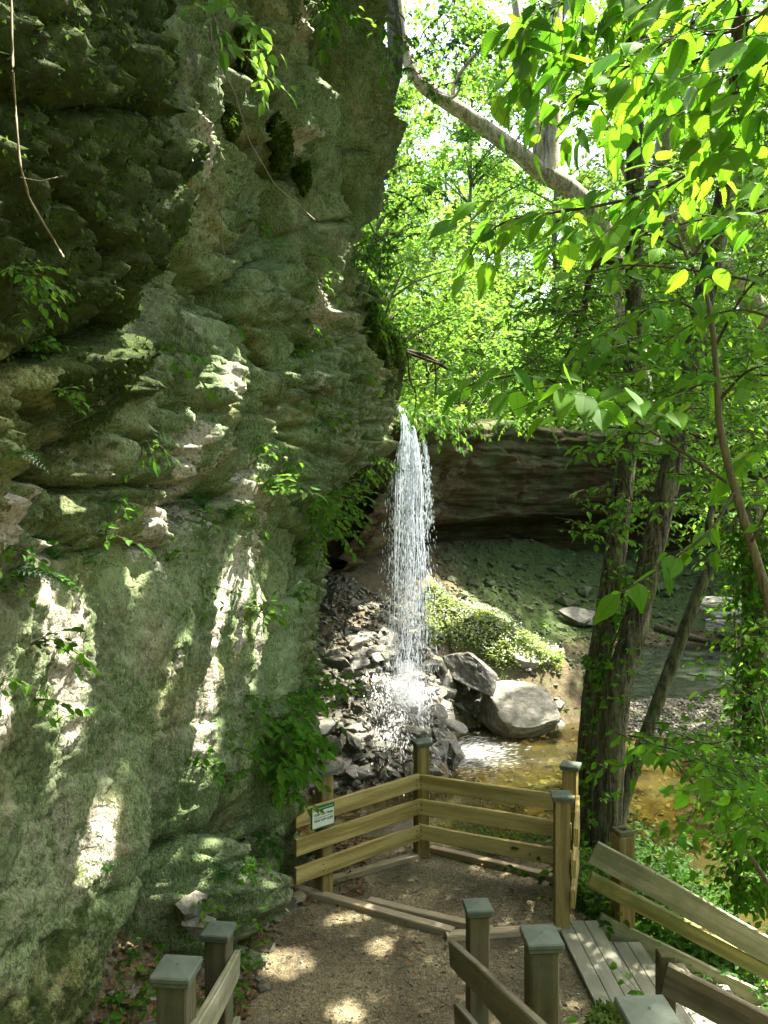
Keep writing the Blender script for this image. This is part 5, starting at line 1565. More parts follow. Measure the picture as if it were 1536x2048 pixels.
# slim sapling close to the frame, with leafy side branches
sp = thing('elm_sapling', 'slim sapling bending across the view in front of the leaning trunks, with leafy side branches', 'sapling', tuple(P(1590, 1400, 3.4)))
so_ = np.array(sp.location)
mb = MB(); tube(mb, PX((1590, 1400, 3.4), (1536, 1196, 3.4), (1483, 1023, 3.4), (1442, 864, 3.4), (1433, 740, 3.4), (1415, 600, 3.4), (1368, 500, 3.4), (1340, 430, 3.4), n=60) - so_, np.linspace(.026, .005, 60), 9, .12, 4)
put('stem', mb.mesh('stem', True), M['bark_sap'], sp)
for k, (ln, tw, nt_, sz) in enumerate([
    ([(1452, 964, 3.4), (1333, 882, 3.2), (1230, 820, 3.05), (1155, 784, 2.95), (1050, 748, 2.9), (925, 775, 2.85)], .42, 17, .14),
    ([(1432, 690, 3.4), (1480, 600, 3.3), (1536, 540, 3.2), (1620, 500, 3.1)], .38, 7, .115),
    ([(1425, 640, 3.4), (1340, 600, 3.3), (1260, 640, 3.2), (1180, 690, 3.1)], .4, 8, .115),
    ([(1440, 800, 3.4), (1500, 740, 3.3), (1600, 720, 3.2)], .38, 6, .115),
    ([(1470, 980, 3.4), (1420, 1060, 3.2), (1330, 1130, 3.1), (1235, 1190, 3.0)], .16, 4, .14),
    ([(1500, 1090, 3.4), (1550, 1000, 3.2), (1640, 960, 3.1)], .34, 6, .115),
    ([(1368, 500, 3.4), (1300, 470, 3.5), (1220, 480, 3.5)], .34, 6, .11),
    ([(1380, 520, 3.4), (1440, 440, 3.4), (1520, 400, 3.4)], .34, 6, .11)]):
    mb = MB(); acc = []; c = PX(*ln); twiggy(c, .007, .003, int(nt_ * 1.2), tw, sz * .85, .062, mb, acc, k, .3, .32, True, .2)
    b = put('branch', mb.mesh('branch', True, so_), M['bark_dark'], sp)
    p, D, Nn, s = cat4(acc); put('leaves', leaf_mesh('leaves', T_FINE, p, D, Nn, s, False, so_), M['leaf_elm'], b)


# ------------------------------------------------------------------ big dark trunks beyond the platform
def trunk_path(lst, d, n=90):
    return catmull([P(px, py, d + (dd if dd else 0)) for (px, py, dd) in lst], n)


def big_tree(label, lst, d, widths, flute=.085, bark='bark', seg=44, n=170, base_ext=True):
    c = trunk_path(lst, d, n)
    py = np.array([l[1] for l in lst], float)
    L = (1024 - np.array([(1024 - 1) for _ in lst])) if False else None
    pyc = 1024 - c[:, 2] * F / c[:, 1]
    rad = np.interp(pyc, *np.array(widths, float).T) * c[:, 1] / F / 2 * .71
    t = thing('tree', label, 'tree', tuple(c[-1]))
    mb = MB(); tube(mb, c - c[-1], rad, seg, .06, int(d * 10), flute)
    put('trunk', mb.mesh('trunk', True), M[bark], t)
    return t, c


t1, c1 = big_tree('first of the two big furrowed trunks, standing straighter and nearer to the waterfall', [(1262, -420, .5), (1270, -50, .4), (1270, 250, .3), (1268, 600, .2), (1258, 850, .1), (1238, 1050, 0), (1210, 1251, 0), (1187, 1402, 0), (1166, 1740, 0), (1160, 1850, 0)], 9.0, [(-420, 40), (200, 46), (600, 46), (900, 52), (1100, 57), (1400, 64), (1700, 74), (1850, 110)])
t2, c2 = big_tree('second big furrowed trunk, leaning away from the waterfall', [(1480, -420, .4), (1482, -50, .3), (1474, 200, .2), (1448, 400, .1), (1400, 640, 0), (1370, 800, 0), (1340, 950, 0), (1316, 1050, 0), (1271, 1251, 0), (1233, 1402, 0), (1210, 1700, 0), (1203, 1880, 0)], 8.5, [(-420, 40), (200, 48), (800, 56), (1150, 64), (1500, 72), (1750, 84), (1880, 120)])
t3, c3 = big_tree('slim leaning trunk forking near its top, rising from behind the two big trunks', [(1452, 1010, .2), (1443, 1085, .1), (1420, 1130, 0), (1380, 1230, 0), (1310, 1420, 0), (1250, 1590, 0), (1225, 1700, 0)], 8.9, [(1010, 14), (1090, 24), (1130, 30), (1420, 36), (1600, 40), (1700, 46)], .04)
t4, c4 = big_tree('dark trunk wrapped in ivy at the edge of the undergrowth', [(1500, 1000, 0), (1508, 1150, 0), (1512, 1400, 0), (1505, 1650, 0), (1500, 1800, 0)], 7.6, [(1000, 60), (1400, 66), (1800, 84)])


def canopy(P0, s0=.13, n=1, xr=(-4.6, 3.8), yr=(2.3, 11.6)):
    """leaf positions high above the gorge, out of the camera's view, that shade the near scene"""
    X = rng.uniform(*xr, n); Y = rng.uniform(*yr, n)
    clump = fbm(X * .9, Y * .9, 0, 3, 130)
    k = rng.random(n) < np.clip(.95 + .7 * clump, .3, 1)
    k &= ~((X > -.4) & (Y < 2.55))
    k &= ~((X > 1.0) & (Y > 5.2) & (Y < 9.5) & (rng.random(n) < .55))
    X, Y = X[k], Y[k]; m = len(X)
    zmin = np.maximum(5.6, .81 * Y + 1.2)
    z = zmin + rng.random(m) ** 1.3 * 2.8
    Q = np.stack([X, Y, np.full(m, -1.0)], -1) + SUN * ((z + 1) / SUN[2])[:, None]
    return Q


Q = canopy(None, n=90000)
tips = [c1[0], c2[0]]
owner = np.where(Q[:, 0] < 3.3 + 1.2 * rng.normal(size=len(Q)), 0, 1)
for k, (t, c) in enumerate(((t1, c1), (t2, c2))):
    q = Q[owner == k]; o = np.array(t.location)
    D = rand_unit(len(q)); D[:, 2] *= .4; Nn = np.array([0, 0, 1.0]) + .45 * rng.normal(size=(len(q), 3))
    put('crown', leaf_mesh('crown', T_RH, q, D, Nn, rng.uniform(.10, .19, len(q)), True, o, .05), M['leaf_mid'], t)
    # limbs carrying the crown
    mb = MB(); top = c[2]
    for j in range(9):
        e = q[rng.integers(len(q))]
        mid = (top + e) / 2 + np.array([0, 0, .9])
        tube(mb, catmull([top, mid, e], 16) - o, np.linspace(.07, .015, 16), 6, cap=False)
    put('limbs', mb.mesh('limbs', True), M['bark'], t)

# black crooked branch of the first trunk
mb = MB(); o = np.array(t1.location)
tube(mb, PX((1250, 530, 9.2), (1205, 520, 9.1), (1178, 565, 9.0), (1165, 640, 9.0), (1140, 700, 8.9), (1120, 740, 8.9), n=40) - o, np.linspace(.055, .02, 40), 8, .25, 3)
for ln in ([(1168, 620, 9.0), (1130, 640, 9.0), (1105, 680, 9.0)], [(1150, 685, 8.95), (1190, 720, 8.9), (1215, 760, 8.9)], [(1200, 522, 9.1), (1160, 500, 9.1), (1110, 510, 9.1)]):
    tube(mb, PX(*ln, n=14) - o, np.linspace(.022, .008, 14), 6, .2, 5)
put('dead_branch', mb.mesh('dead_branch', True), M['bark_dark'], t1)
mb = MB(); o = np.array(t3.location)
tube(mb, PX((1440, 1092, 9.0), (1418, 1060, 9.0), (1425, 1000, 9.0), (1412, 950, 9.0), n=20) - o, np.linspace(.06, .02, 20), 8, .2, 4)
tube(mb, PX((1443, 1085, 9.0), (1480, 1030, 9.0), (1536, 960, 9.0), (1600, 900, 9.0), n=20) - o, np.linspace(.05, .02, 20), 8, .2, 4)
put('fork', mb.mesh('fork', True), M['bark'], t3)


# ------------------------------------------------------------------ layered foliage of the middle distance
def in_box(px0, px1, py0, py1, d0, d1, n):
    return np.array([P(rng.uniform(px0, px1), rng.uniform(py0, py1), rng.uniform(d0, d1)) for _ in range(n)])


def layers(parent, boxes, size, mat, tpl=T_MID, bark='bark_dark', spacing=.055, tl=(.5, 1.0), src=None):
    o = np.array(parent.location); mb = MB(); acc = []
    for (bx, cnt) in boxes:
        for q in in_box(*bx, cnt):
            a = rng.uniform(0, 6.28) if src is None else math.atan2(q[1] - src[1], q[0] - src[0]) + .6 * rng.normal()
            l = rng.uniform(*tl); d = np.array([math.cos(a), math.sin(a), .12 * rng.normal()])
            tt = np.linspace(-.5, .5, 9)[:, None]
            c = q + d * tt * l + np.array([0, 0, -.18]) * (tt + .5) ** 2 * l + .012 * np.cumsum(rng.normal(size=(9, 3)), 0)
            twiggy(c, .006, .002, 5, l * .45, size, spacing, mb, acc, 0, .1, .3, True, .12, 4, 0)
    stuff(put('branches', mb.mesh('branches', True, o), M[bark], parent))
    p, D, Nn, s = cat4(acc)
    lf = put('leaves', leaf_mesh('leaves', tpl, p, D, Nn, s, True, o), M[mat], parent)
    return len(p)


nl = layers(t1, [((1050, 1260, 570, 760, 7.0, 9.5), 52), ((1180, 1440, 600, 900, 5.8, 7.6), 26), ((1120, 1260, 480, 600, 7.5, 9.5), 16), ((960, 1240, 690, 800, 6.5, 9), 14), ((1290, 1400, 560, 760, 9, 11), 26)], .095, 'leaf_mid')
nl += layers(t2, [((1290, 1580, 300, 640, 7, 11), 62), ((1290, 1580, 640, 900, 7, 11), 52), ((1210, 1560, 0, 320, 8.5, 12), 40)], .10, 'leaf_mid')
nl += layers(t3, [((1290, 1580, 880, 1080, 8.8, 11), 46), ((1300, 1560, 760, 1000, 6, 8), 20), ((1150, 1320, 960, 1060, 7.4, 8.2), 9), ((1440, 1580, 1060, 1240, 7.5, 9.5), 16)], .09, 'leaf_mid')

for k, (bx, cnt, base, lb, mt, sz) in enumerate([
    ([((1290, 1560, 820, 1030, 10, 14), 26), ((1380, 1560, 1000, 1100, 10, 13), 8)], 0, (1440, 1500, 13.5), 'young understorey tree with sunlit yellow green leaves beyond the slim leaning trunk', 'leaf_bg2', .10),
    ([((1440, 1580, 1250, 1500, 6, 8), 12), ((1470, 1580, 1500, 1700, 5.5, 7.5), 9)], 0, (1600, 1900, 7), 'understorey bush of small leaves around the ivy clad trunk', 'leaf_mid', .075)]):
    pass
us_ = [
    ([((1280, 1580, 780, 1050, 10, 14), 60), ((1380, 1560, 1000, 1100, 10, 13), 14)], (1470, 1480, 13.5), 'young understorey tree with sunlit yellow green leaves beyond the slim leaning trunk', 'leaf_bg2', .10),
    ([((1440, 1580, 1230, 1520, 6, 8), 24), ((1460, 1580, 1500, 1740, 5.5, 7.5), 22)], (1580, 1880, 7), 'understorey bush of small leaves around the ivy clad trunk', 'leaf_mid', .075),
    ([((1240, 1400, 1430, 1540, 5.6, 7.0), 7), ((1370, 1580, 1470, 1650, 4.6, 6.5), 20)], (1800, 1650, 5.5), 'low spreading elm bough over the stream bank behind the descending stair', 'leaf_elm', .10),
]
for (bx, base, lb, mt, sz) in us_:
    h = hit(*base[:2], (TREE_G,)); b0 = P(*base); b0[2] = float(gz(b0[0], b0[1]))
    t = thing('understorey_tree', lb, 'tree', tuple(b0))
    nl += layers(t, [(tuple(b), c) for b, c in bx], sz, mt, T_FINE if mt == 'leaf_elm' else T_MID, spacing=.06)
    mb = MB(); o = np.array(t.location)
    for (b, c) in bx:
        m = P((b[0] + b[1]) / 2, (b[2] + b[3]) / 2, (b[4] + b[5]) / 2)
        tube(mb, catmull([b0, (b0 * .45 + m * .55) + np.array([.15, 0, .2]), m], 24) - o, np.linspace(.03, .008, 24), 7, .15, 3)
    put('stem', mb.mesh('stem', True), M['bark_sap'], t)


# ------------------------------------------------------------------ creepers on the trunks
def creeper(label, path, r, n, side, size, mat='leaf_mid', tpl=T_FIVE):
    i = rng.integers(0, len(path), n); p = path[i]; a = rng.normal(side, .9, n)
    Rr = r if np.isscalar(r) else np.interp(i, np.arange(len(path)), r)
    out = np.stack([np.cos(a), np.sin(a), 0 * a], -1)
    pos = p + out * (np.asarray(Rr) * 1.02)[..., None] + out * rng.uniform(.01, .14, n)[:, None] + np.array([0, 0, 1]) * rng.normal(0, .08, n)[:, None]
    D = unit(out + np.array([0, 0, -.5]) + .6 * rng.normal(size=(n, 3))); Nn = unit(out * .5 + np.array([0, 0, 1]) + .4 * rng.normal(size=(n, 3)))
    o = path[-1]; t = thing('creeper', label, 'creeper', tuple(o))
    put('leaves', leaf_mesh('leaves', tpl, pos, D, Nn, size * rng.uniform(.6, 1.3, n), False, o), M[mat], t)
    mb = MB()
    for k in range(3):
        ang = side + .5 * rng.normal() + .5 * np.sin(np.linspace(0, 7, len(path)) + k)
        pp = path + np.stack([np.cos(ang), np.sin(ang), 0 * ang], -1) * (np.asarray(r) + .008).reshape(-1, 1) - o
        tube(mb, pp, .006, 5, cap=False)
    put('stem', mb.mesh('stem', True), M['bark_dark'], t)
    return t


def sub(c, a, b, n=60):
    pyc = 1024 - c[:, 2] * F / c[:, 1]; k = (pyc > a) & (pyc < b); return catmull(c[k], n)


creeper('five leaved creeper climbing between the two big trunks', sub(c1, 1130, 1720), np.linspace(.15, .21, 60), 420, -.9, .085)
creeper('sparse creeper on the stream side of the second big trunk', sub(c2, 1080, 1760), np.linspace(.15, .24, 60), 110, -2.6, .08)
creeper('thick curtain of ivy covering the dark trunk', sub(c4, 1040, 1790), np.linspace(.16, .22, 60), 2600, -1.9, .08, 'leaf_mid', T_MID)
creeper('tuft of creeper leaves on the first big trunk above the ledge line', sub(c1, 830, 1010), np.linspace(.13, .16, 60), 60, -1.8, .075)


# ------------------------------------------------------------------ plants
def plant(name, label, cat, pt, up, nst, L, size, spacing, mat, tpl=T_MID, lean=None, group=None, droop=.25, shafts=False, spread=.8, stem_r=.003):
    up = unit(up); mb = MB(); acc = []
    for k in range(nst):
        d = unit(up + spread * rng.normal(size=3) * np.array([1, 1, .5]) + (0 if lean is None else np.asarray(lean)))
        l = L * rng.uniform(.55, 1.15); t = np.linspace(0, 1, 10)[:, None]
        c = pt + rng.normal(size=3) * .02 * L + d * t * l + np.array([0, 0, -1]) * t ** 2 * l * droop * 1.2 + .01 * l * np.cumsum(rng.normal(size=(10, 3)), 0)
        tube(mb, c, np.linspace(stem_r, stem_r * .4, 10), 4, cap=False)
        spray_leaves(c, size, spacing, acc, .18, droop=droop)
    o = np.asarray(pt)
    t = thing(name, label, cat, tuple(o), group)
    put('stems', mb.mesh('stems', True, o), M['bark_sap'], t)
    p, D, Nn, s = cat4(acc)
    put('leaves', leaf_mesh('leaves', tpl, p, D, Nn, s, shafts, o), M[mat], t)
    return t


def fern(label, pt, nrm, n, L, mat='leaf_fern'):
    a = rng.uniform(0, 6.28, n)
    D = unit(np.asarray(nrm) * .9 + np.stack([np.cos(a), np.sin(a), .45 + .2 * rng.normal(size=n)], -1) * .9)
    Nn = np.array([0, 0, 1.0]) + .2 * rng.normal(size=(n, 3))
    o = np.asarray(pt)
    me = leaf_mesh('fern', T_FERN, np.tile(o, (n, 1)), D, Nn, L * rng.uniform(.65, 1.15, n), False, o)
    f = put('fern', me, M[mat]); f.location = tuple(o)
    return tag(f, label, 'fern')


def on_cliff(px, py):
    h = hit(px, py, (TREE_C,))
    if h is None:
        for dx in range(0, 120, 6):
            h = hit(px - dx, py, (TREE_C,))
            if h is not None:
                break
    return h


for (px, py, n, L, lb) in [
    (105, 1085, 7, .17, 'bright fern in the sunlit notch of the cliff'), (172, 1125, 6, .17, 'yellowish fern hanging beside the sunlit notch'), (25, 1140, 9, .30, 'big dark fern at the picture edge below the notch'),
    (215, 1735, 7, .15, 'sunlit fern on the shelf low on the cliff'), (405, 1015, 7, .2, 'small fern under the long crack'), (455, 1035, 7, .22, 'drooping fern next to the small one under the long crack'),
    (30, 905, 8, .14, 'fern tuft under the mossy overhang'), (455, 1745, 8, .25, 'fern among the blocks at the cliff foot'), (110, 1120, 5, .13, 'little yellow fern frond below the bright one')]:
    h = on_cliff(px, py); fern(lb, h[0], h[1], n, L)
CP = [  # px, py, stems, length, leaf, mat, label
 (322, 690, 4, .30, .11, 'leaf_mid', 'broad leaved seedling on the rim of the mossy overhang'), (60, 705, 14, .17, .04, 'leaf_mid', 'mat of fine leaves under the mossy overhang'), (35, 545, 12, .16, .035, 'leaf_mid', 'hanging fine leaved tuft on the mossy overhang'),
 (110, 790, 8, .14, .035, 'leaf_mid', 'trailing fine leaved tuft at the bottom of the mossy overhang'), (545, 985, 9, .42, .10, 'leaf_bg2', 'pale narrow leaved plant arching from the sunlit shelf'), (340, 1120, 4, .22, .08, 'leaf_mid', 'small seedling with light leaves under the sunlit patch'),
 (625, 1000, 16, .60, .075, 'leaf_mid', 'bushy plant growing from the cliff edge beside the waterfall'), (665, 990, 12, .60, .075, 'leaf_mid', 'shrub reaching from the cliff edge towards the falling water'), (640, 1075, 8, .45, .07, 'leaf_mid', 'thin plant on the cliff edge under the shrub'),
 (120, 1290, 3, .18, .07, 'leaf_mid', 'tiny seedling on the lower rock face'), (500, 440, 4, .22, .07, 'leaf_mid', 'small leafy sprig in the crack above the grey bulge'), (455, 640, 4, .2, .06, 'leaf_mid', 'sprig of leaves on the hanging vine'),
 (595, 690, 5, .25, .07, 'leaf_mid', 'sprig of leaves in the bedding crack'), (490, 1720, 9, .26, .06, 'leaf_mid', 'leafy clump on the block at the cliff foot'), (405, 1800, 6, .22, .08, 'leaf_bg2', 'light green seedling beside the sunlit pale stone'),
 (640, 1370, 7, .45, .11, 'leaf_mid', 'broad leaved shoot leaning out from the lower cliff'), (560, 1600, 9, .3, .07, 'leaf_mid', 'clump of leaves in the cleft above the cliff foot'), (520, 1660, 6, .25, .07, 'leaf_dark', 'dark clump of leaves in the lower cleft'),
 (500, 1220, 5, .32, .08, 'leaf_bg2', 'yellow green shoot hanging over the white streak'), (590, 1130, 7, .35, .06, 'leaf_mid', 'thin shoot on the cliff edge below the shrub'), (60, 1290, 4, .2, .06, 'leaf_dark', 'dark seedling low on the near rock face'),
]
for (px, py, n, L, sz, mt, lb) in CP:
    h = on_cliff(px, py); plant('cliff_plant', lb, 'plant', h[0], h[1] * .8 + np.array([.3, -.1, .35]), int(n * 1.7), L, sz, sz * .5, mt, T_MID, None, None, .22)
for k in range(46):
    px, py = (rng.uniform(380, 650), rng.uniform(880, 1560)) if k < 26 else ((rng.uniform(560, 780), rng.uniform(500, 900)) if k < 38 else (rng.uniform(0, 380), rng.uniform(850, 1500)))
    h = on_cliff(px, py)
    if h is None or any(np.hypot(px - t[0], py - t[1]) < 22 for t in ((440, 1250), (150, 1300))):
        continue
    plant('cliff_sprig', 'small green sprig rooted in a crack of the cliff', 'plant', h[0], h[1] * .8 + np.array([.3, -.1, .3]), 5, .14 + .018 * h[2], .05 + .002 * h[2], .036, 'leaf_mid', T_MID, None, 'sprigs in the cracks of the cliff', .25)
# the bush at the foot of the cliff
h = on_cliff(575, 1500)
for k, (px, py, n, L, lb) in enumerate([(548, 1440, 46, .55, 'large leafy bush hanging on the cliff beside the rubble slope'), (545, 1520, 40, .42, 'second leafy bush under the large one on the cliff'), (590, 1390, 20, .45, 'upper leafy bush on the edge of the cliff beside the rubble')]):
    h = on_cliff(px, py); plant('cliff_bush', lb, 'bush', h[0], h[1] * .7 + np.array([.5, -.2, .3]), n, L, .10, .05, 'leaf_mid', T_MID, None, None, .3)
# seedlings along the path edge
for k in range(16):
    px, py = rng.uniform(190, 520), rng.uniform(1860, 2050)
    h = hit(px, py, (TREE_G, TREE_T, TREE_C))
    if h[0][2] > -2.6:
        continue
    plant('seedling', 'small green seedling among the stones at the cliff foot', 'plant', h[0], (0.1, -.1, 1), 6, .22, .06, .038, 'leaf_mid', T_MID, None, 'seedlings along the cliff foot', .2)
for (px, py, n, L, sz, lb) in [(262, 2010, 7, .34, .075, 'bright green seedling cluster beside the capped post by the cliff'), (225, 2060, 4, .3, .10, 'dark round leaved seedling at the bottom of the picture'), (500, 1880, 9, .22, .055, 'low green plants where the cliff meets the path'), (470, 1960, 10, .24, .055, 'row of small leaves behind the short railing'),
                             (495, 1835, 6, .16, .05, 'little weed under the sunlit tan block'), (655, 1775, 9, .14, .045, 'weed under the sign'), (690, 1755, 9, .14, .045, 'weed along the edging below the sign railing'), (430, 2030, 9, .25, .06, 'weeds at the foot of the short railing')]:
    h = hit(px, py, (TREE_G, TREE_T, TREE_C)); plant('seedling', lb, 'plant', h[0], (0.1, -.1, 1), n, L, sz, sz * .6, 'leaf_mid', T_MID, None, None, .2)
# leafy vine hanging into the top of the view and bare vines on the rock
for (lb, lns, sz, ntw) in [('leafy vine hanging before the upper cliff, its broad leaves lit by the sun', [[(400, -60, 3.7), (430, 40, 3.7), (470, 90, 3.7), (520, 140, 3.75), (575, 185, 3.8)], [(430, -60, 3.8), (480, 30, 3.8), (520, 60, 3.8)]], .085, 7),
                           ('leafy vine dangling from the cliff top beside the sky gap', [[(600, -80, 7.2), (680, 15, 7.2), (760, 50, 7.2), (800, 90, 7.3)], [(640, -80, 7.2), (660, 10, 7.2), (640, 25, 7.2)]], .12, 8)]:
    lot = []
    for k, ln in enumerate(lns):
        mb = MB(); acc = []
        twiggy(PX(*ln), .005, .002, int(ntw * 1.5), .26 if sz < .1 else .5, sz, sz * .5, mb, acc, k, .1, .4, True, .3)
        lot.append((mb, acc))
    branch_thing('leafy_vine', lb, 'vine', lot, 'leaf_bg', 'bark_sap', T_MID)
for (lb, ln, r) in [('long bare vine hanging over the mossy overhang', [(22, -40, 2.95), (26, 150, 2.9), (40, 330, 2.85), (60, 400, 2.85), (128, 515, 2.9)], .006), ('thin bare stem branching from the long hanging vine', [(42, 355, 2.84), (80, 362, 2.82), (125, 352, 2.8)], .003),
                    ('straight thin vine dangling in front of the grey bulge', [(432, -40, 4.9), (440, 250, 4.9), (443, 420, 4.9), (446, 510, 4.95), (490, 575, 5.1), (560, 650, 5.4), (610, 672, 5.6)], .004), ('pale curving vine sweeping across the upper rock', [(415, -20, 4.6), (425, 90, 4.6), (470, 190, 4.65), (500, 285, 4.8), (550, 370, 5.0), (630, 440, 5.4)], .006),
                    ('pale curled vine sticking out under the moss cushion', [(560, 245, 5.6), (610, 225, 5.5), (640, 217, 5.5), (655, 225, 5.5)], .005), ('bare vine looping below the cliff top', [(690, 60, 7.4), (700, 150, 7.4), (708, 210, 7.4), (745, 120, 7.4)], .006)]:
    lp = np.array(ln); q_ = np.linspace(0, len(lp) - 1, 16); ln = [tuple(np.interp(v, np.arange(len(lp)), lp[:, k]) for k in range(3)) for v in q_]
    dd_ = np.array([min(d, min((on_cliff(a + da, max(b + db, 2)) or ((0, 99),))[0][1] for da in (-8, 0, 8) for db in (-12, 0, 12)) - .06) for (a, b, d) in ln]); dd_ = np.minimum(dd_, np.minimum(np.roll(dd_, 1), np.roll(dd_, -1))); ln = [(a, b, v) for (a, b, _), v in zip(ln, dd_)]
    mb = MB(); c = PX(*ln, n=50); tube(mb, c, .62 * r * (1 + .25 * vnoise(np.arange(50) * .5, 0, 0, 3)), 6)
    tag(put('bare_vine', mb.mesh('bare_vine', True), M['vine']), lb, 'vine')


# moss cushions
def cushion(label, px, py, s, lean=0.0, dark=False, h=None):
    h = h or on_cliff(px, py)
    bm = bmesh.new(); bmesh.ops.create_icosphere(bm, subdivisions=4, radius=1.0)
    V = np.array([v.co[:] for v in bm.verts]); f = np.array([[v.index for v in q.verts] for q in bm.faces]); bm.free()
    V = V * (1 + .5 * fbm(V[:, 0] * 1.6, V[:, 1] * 1.6, V[:, 2] * 1.6 + px, 4, 5)[:, None]); V = V * np.array([.55, 1.15, .8]) * s * 1.15
    V[:, 2] -= lean * np.clip(V[:, 1], 0, None)
    t = thing('moss_cushion', label, 'moss', tuple(h[0]))
    put('mat', mesh_np('mat', V, [f], True), M['moss'], t)
    k = rng.integers(0, len(V), int(5200 * min(1, s * 5))); nn = unit(V[k])
    put('fronds', leaf_mesh('fronds', T_RH, V[k] * .98, nn + np.array([0, 0, -.5]) + .6 * rng.normal(size=nn.shape), nn + .3 * rng.normal(size=nn.shape), rng.uniform(.012, .034, len(k)) * (1 + s), False), M['moss_tuft' if dark else 'leaf_moss'], t)
    return t


M['leaf_moss'] = mat_leaf('moss_frond', (.06, .10, .015), (.08, .14, .015), .5, .1, .4)
for a in [('thick green moss cushion on the jutting rock under the curled vine', 560, 278, .17, .4), ('hanging dark moss tail below the thick cushion', 603, 335, .12, .8, True), ('moss cushion on the edge of the mossy overhang beside the vine', 457, 245, .11, .3), ('sunlit moss cushion under the hanging leafy vine', 495, 105, .15, .3), ('brown moss beard under the thick cushion', 545, 312, .08, .2, True), ('shaggy moss hump on the far ledge above the waterfall', 775, 715, .42, .6), ('moss hump on the ledge under the hanging grass', 745, 690, .35, .5)]:
    cushion(*a)
cushion('mossy hump beside the lowest capped post of the crossing railing', 1245, 2055, .15, .3, False, (P(1232, 2105, 2.9),))

# tufts of moss and liverwort over the overhang: one mass
fc = np.array([p.center[:] for p in cliff_me.polygons]); fn = np.array([p.normal[:] for p in cliff_me.polygons])
fn = np.where((fn[:, :1] < 0), -fn, fn)
mfa = moss[:-1, :-1].ravel()
cand = np.where((mfa > .5) & (fc[:, 1] < 4.7) & (fc[:, 2] > .1) & (fc[:, 2] < 4.2))[0]
k = cand[rng.integers(0, len(cand), 26000)]
k = k[fbm(fc[k, 1] * 3, fc[k, 2] * 3, 0, 3, 140) > -.25]
pos = fc[k] + fn[k] * .004; nn = fn[k]
D = unit(nn * .7 + np.array([0, 0, -.7]) + .6 * rng.normal(size=nn.shape))
stuff(put('moss_cover', leaf_mesh('moss_cover', T_RH, pos, D, nn + .4 * rng.normal(size=nn.shape), rng.uniform(.010, .032, len(k)), False), M['moss_tuft']), 'dark moss and liverwort covering the overhang', 'moss')
k = cand[rng.integers(0, len(cand), 6000)]; k = k[fbm(fc[k, 1] * 2.2, fc[k, 2] * 2.2, 5, 3, 141) > .12]
nn = fn[k]
stuff(put('liverwort', leaf_mesh('liverwort', T_MID, fc[k], unit(nn * .6 + np.array([0, 0, -.5]) + .6 * rng.normal(size=nn.shape)), nn + np.array([0, 0, .5]), rng.uniform(.015, .042, len(k)), False), M['leaf_mid']), 'small leaves growing on the mossy overhang', 'moss')

# hanging grass and leaves on the ledge above the fall
for (px, py, d, n, L, sz, mt, lb) in [(735, 640, 11.8, 40, .75, .10, 'leaf_mid', 'bush of hanging leaves on the ledge above the waterfall'), (760, 660, 11.9, 26, .7, .09, 'leaf_bg', 'sunlit grass and leaves drooping over the ledge'), (715, 590, 11.5, 16, .6, .10, 'leaf_mid', 'leafy shrub on the cliff step below the sky gap'), (705, 520, 11.5, 20, .8, .11, 'leaf_bg', 'bright shrub at the back of the cliff step'), (700, 480, 12, 18, .9, .11, 'leaf_mid', 'dark shrub beside the bright one on the cliff step'), (800, 850, 15.0, 8, .4, .06, 'leaf_bg2', 'bright weed growing in the lip of the waterfall'), (745, 920, 12.4, 12, .5, .08, 'leaf_bg', 'leaves drooping below the ledge beside the falling water'), (720, 945, 12.0, 10, .45, .08, 'leaf_mid', 'thin twig of leaves under the overhang near the fall')]:
    pt = P(px, py, d); plant('ledge_plant', lb, 'plant', pt, (.3, -.4, .55), n, L, sz, sz * .6, mt, T_MID, None, None, .7)

# weeds on the sunlit spit
X = rng.uniform(.9, 5.2, 36000); Y = rng.uniform(15.8, 20.5, 36000); Z = gz(X, Y); s_, _ = rim_dist(X, Y)
px = 768 + F * X / Y; py = 1024 - F * Z / Y
k = (Z > -4.1) & (py < 1345) & (s_ < 1.0) & (py < 1240 + .40 * (px - 862) + 48 + 45 * fbm(X * 1.2, Y * 1.2, 0, 3, 150)) & (px > 852) & (px < 1125)
X, Y, Z = X[k], Y[k], Z[k]; n = len(X)
D = rand_unit(n); D[:, 2] = np.abs(D[:, 2]) * .6; 
stuff(put('weed_cover', leaf_mesh('weed_cover', T_MID, np.stack([X, Y, Z + rng.uniform(.02, .34, n) * (.5 + .9 * np.abs(fbm(X * 2.2, Y * 2.2, 0, 2, 151)))], -1), D, np.array([0, 0, 1.0]) + .5 * rng.normal(size=(n, 3)), rng.uniform(.04, .12, n), False), M['leaf_cover']), 'sunlit white flowering weeds covering the spit', 'weeds')
k = rng.random(n) < .3; m = int(k.sum())
M['petal'] = mat_leaf('white_petal', (.62, .64, .55), (.3, .32, .25), .15, .05, .3)
stuff(put('white_flowers', leaf_mesh('white_flowers', T_RH, np.stack([X, Y, Z + .26], -1)[k] + .05 * rng.normal(size=(m, 3)), rand_unit(m) * np.array([1, 1, .3]), np.array([0, -.3, 1.0]) + .4 * rng.normal(size=(m, 3)), rng.uniform(.03, .06, m), False), M['petal']), 'small white flowers over the weeds of the spit', 'flowers')
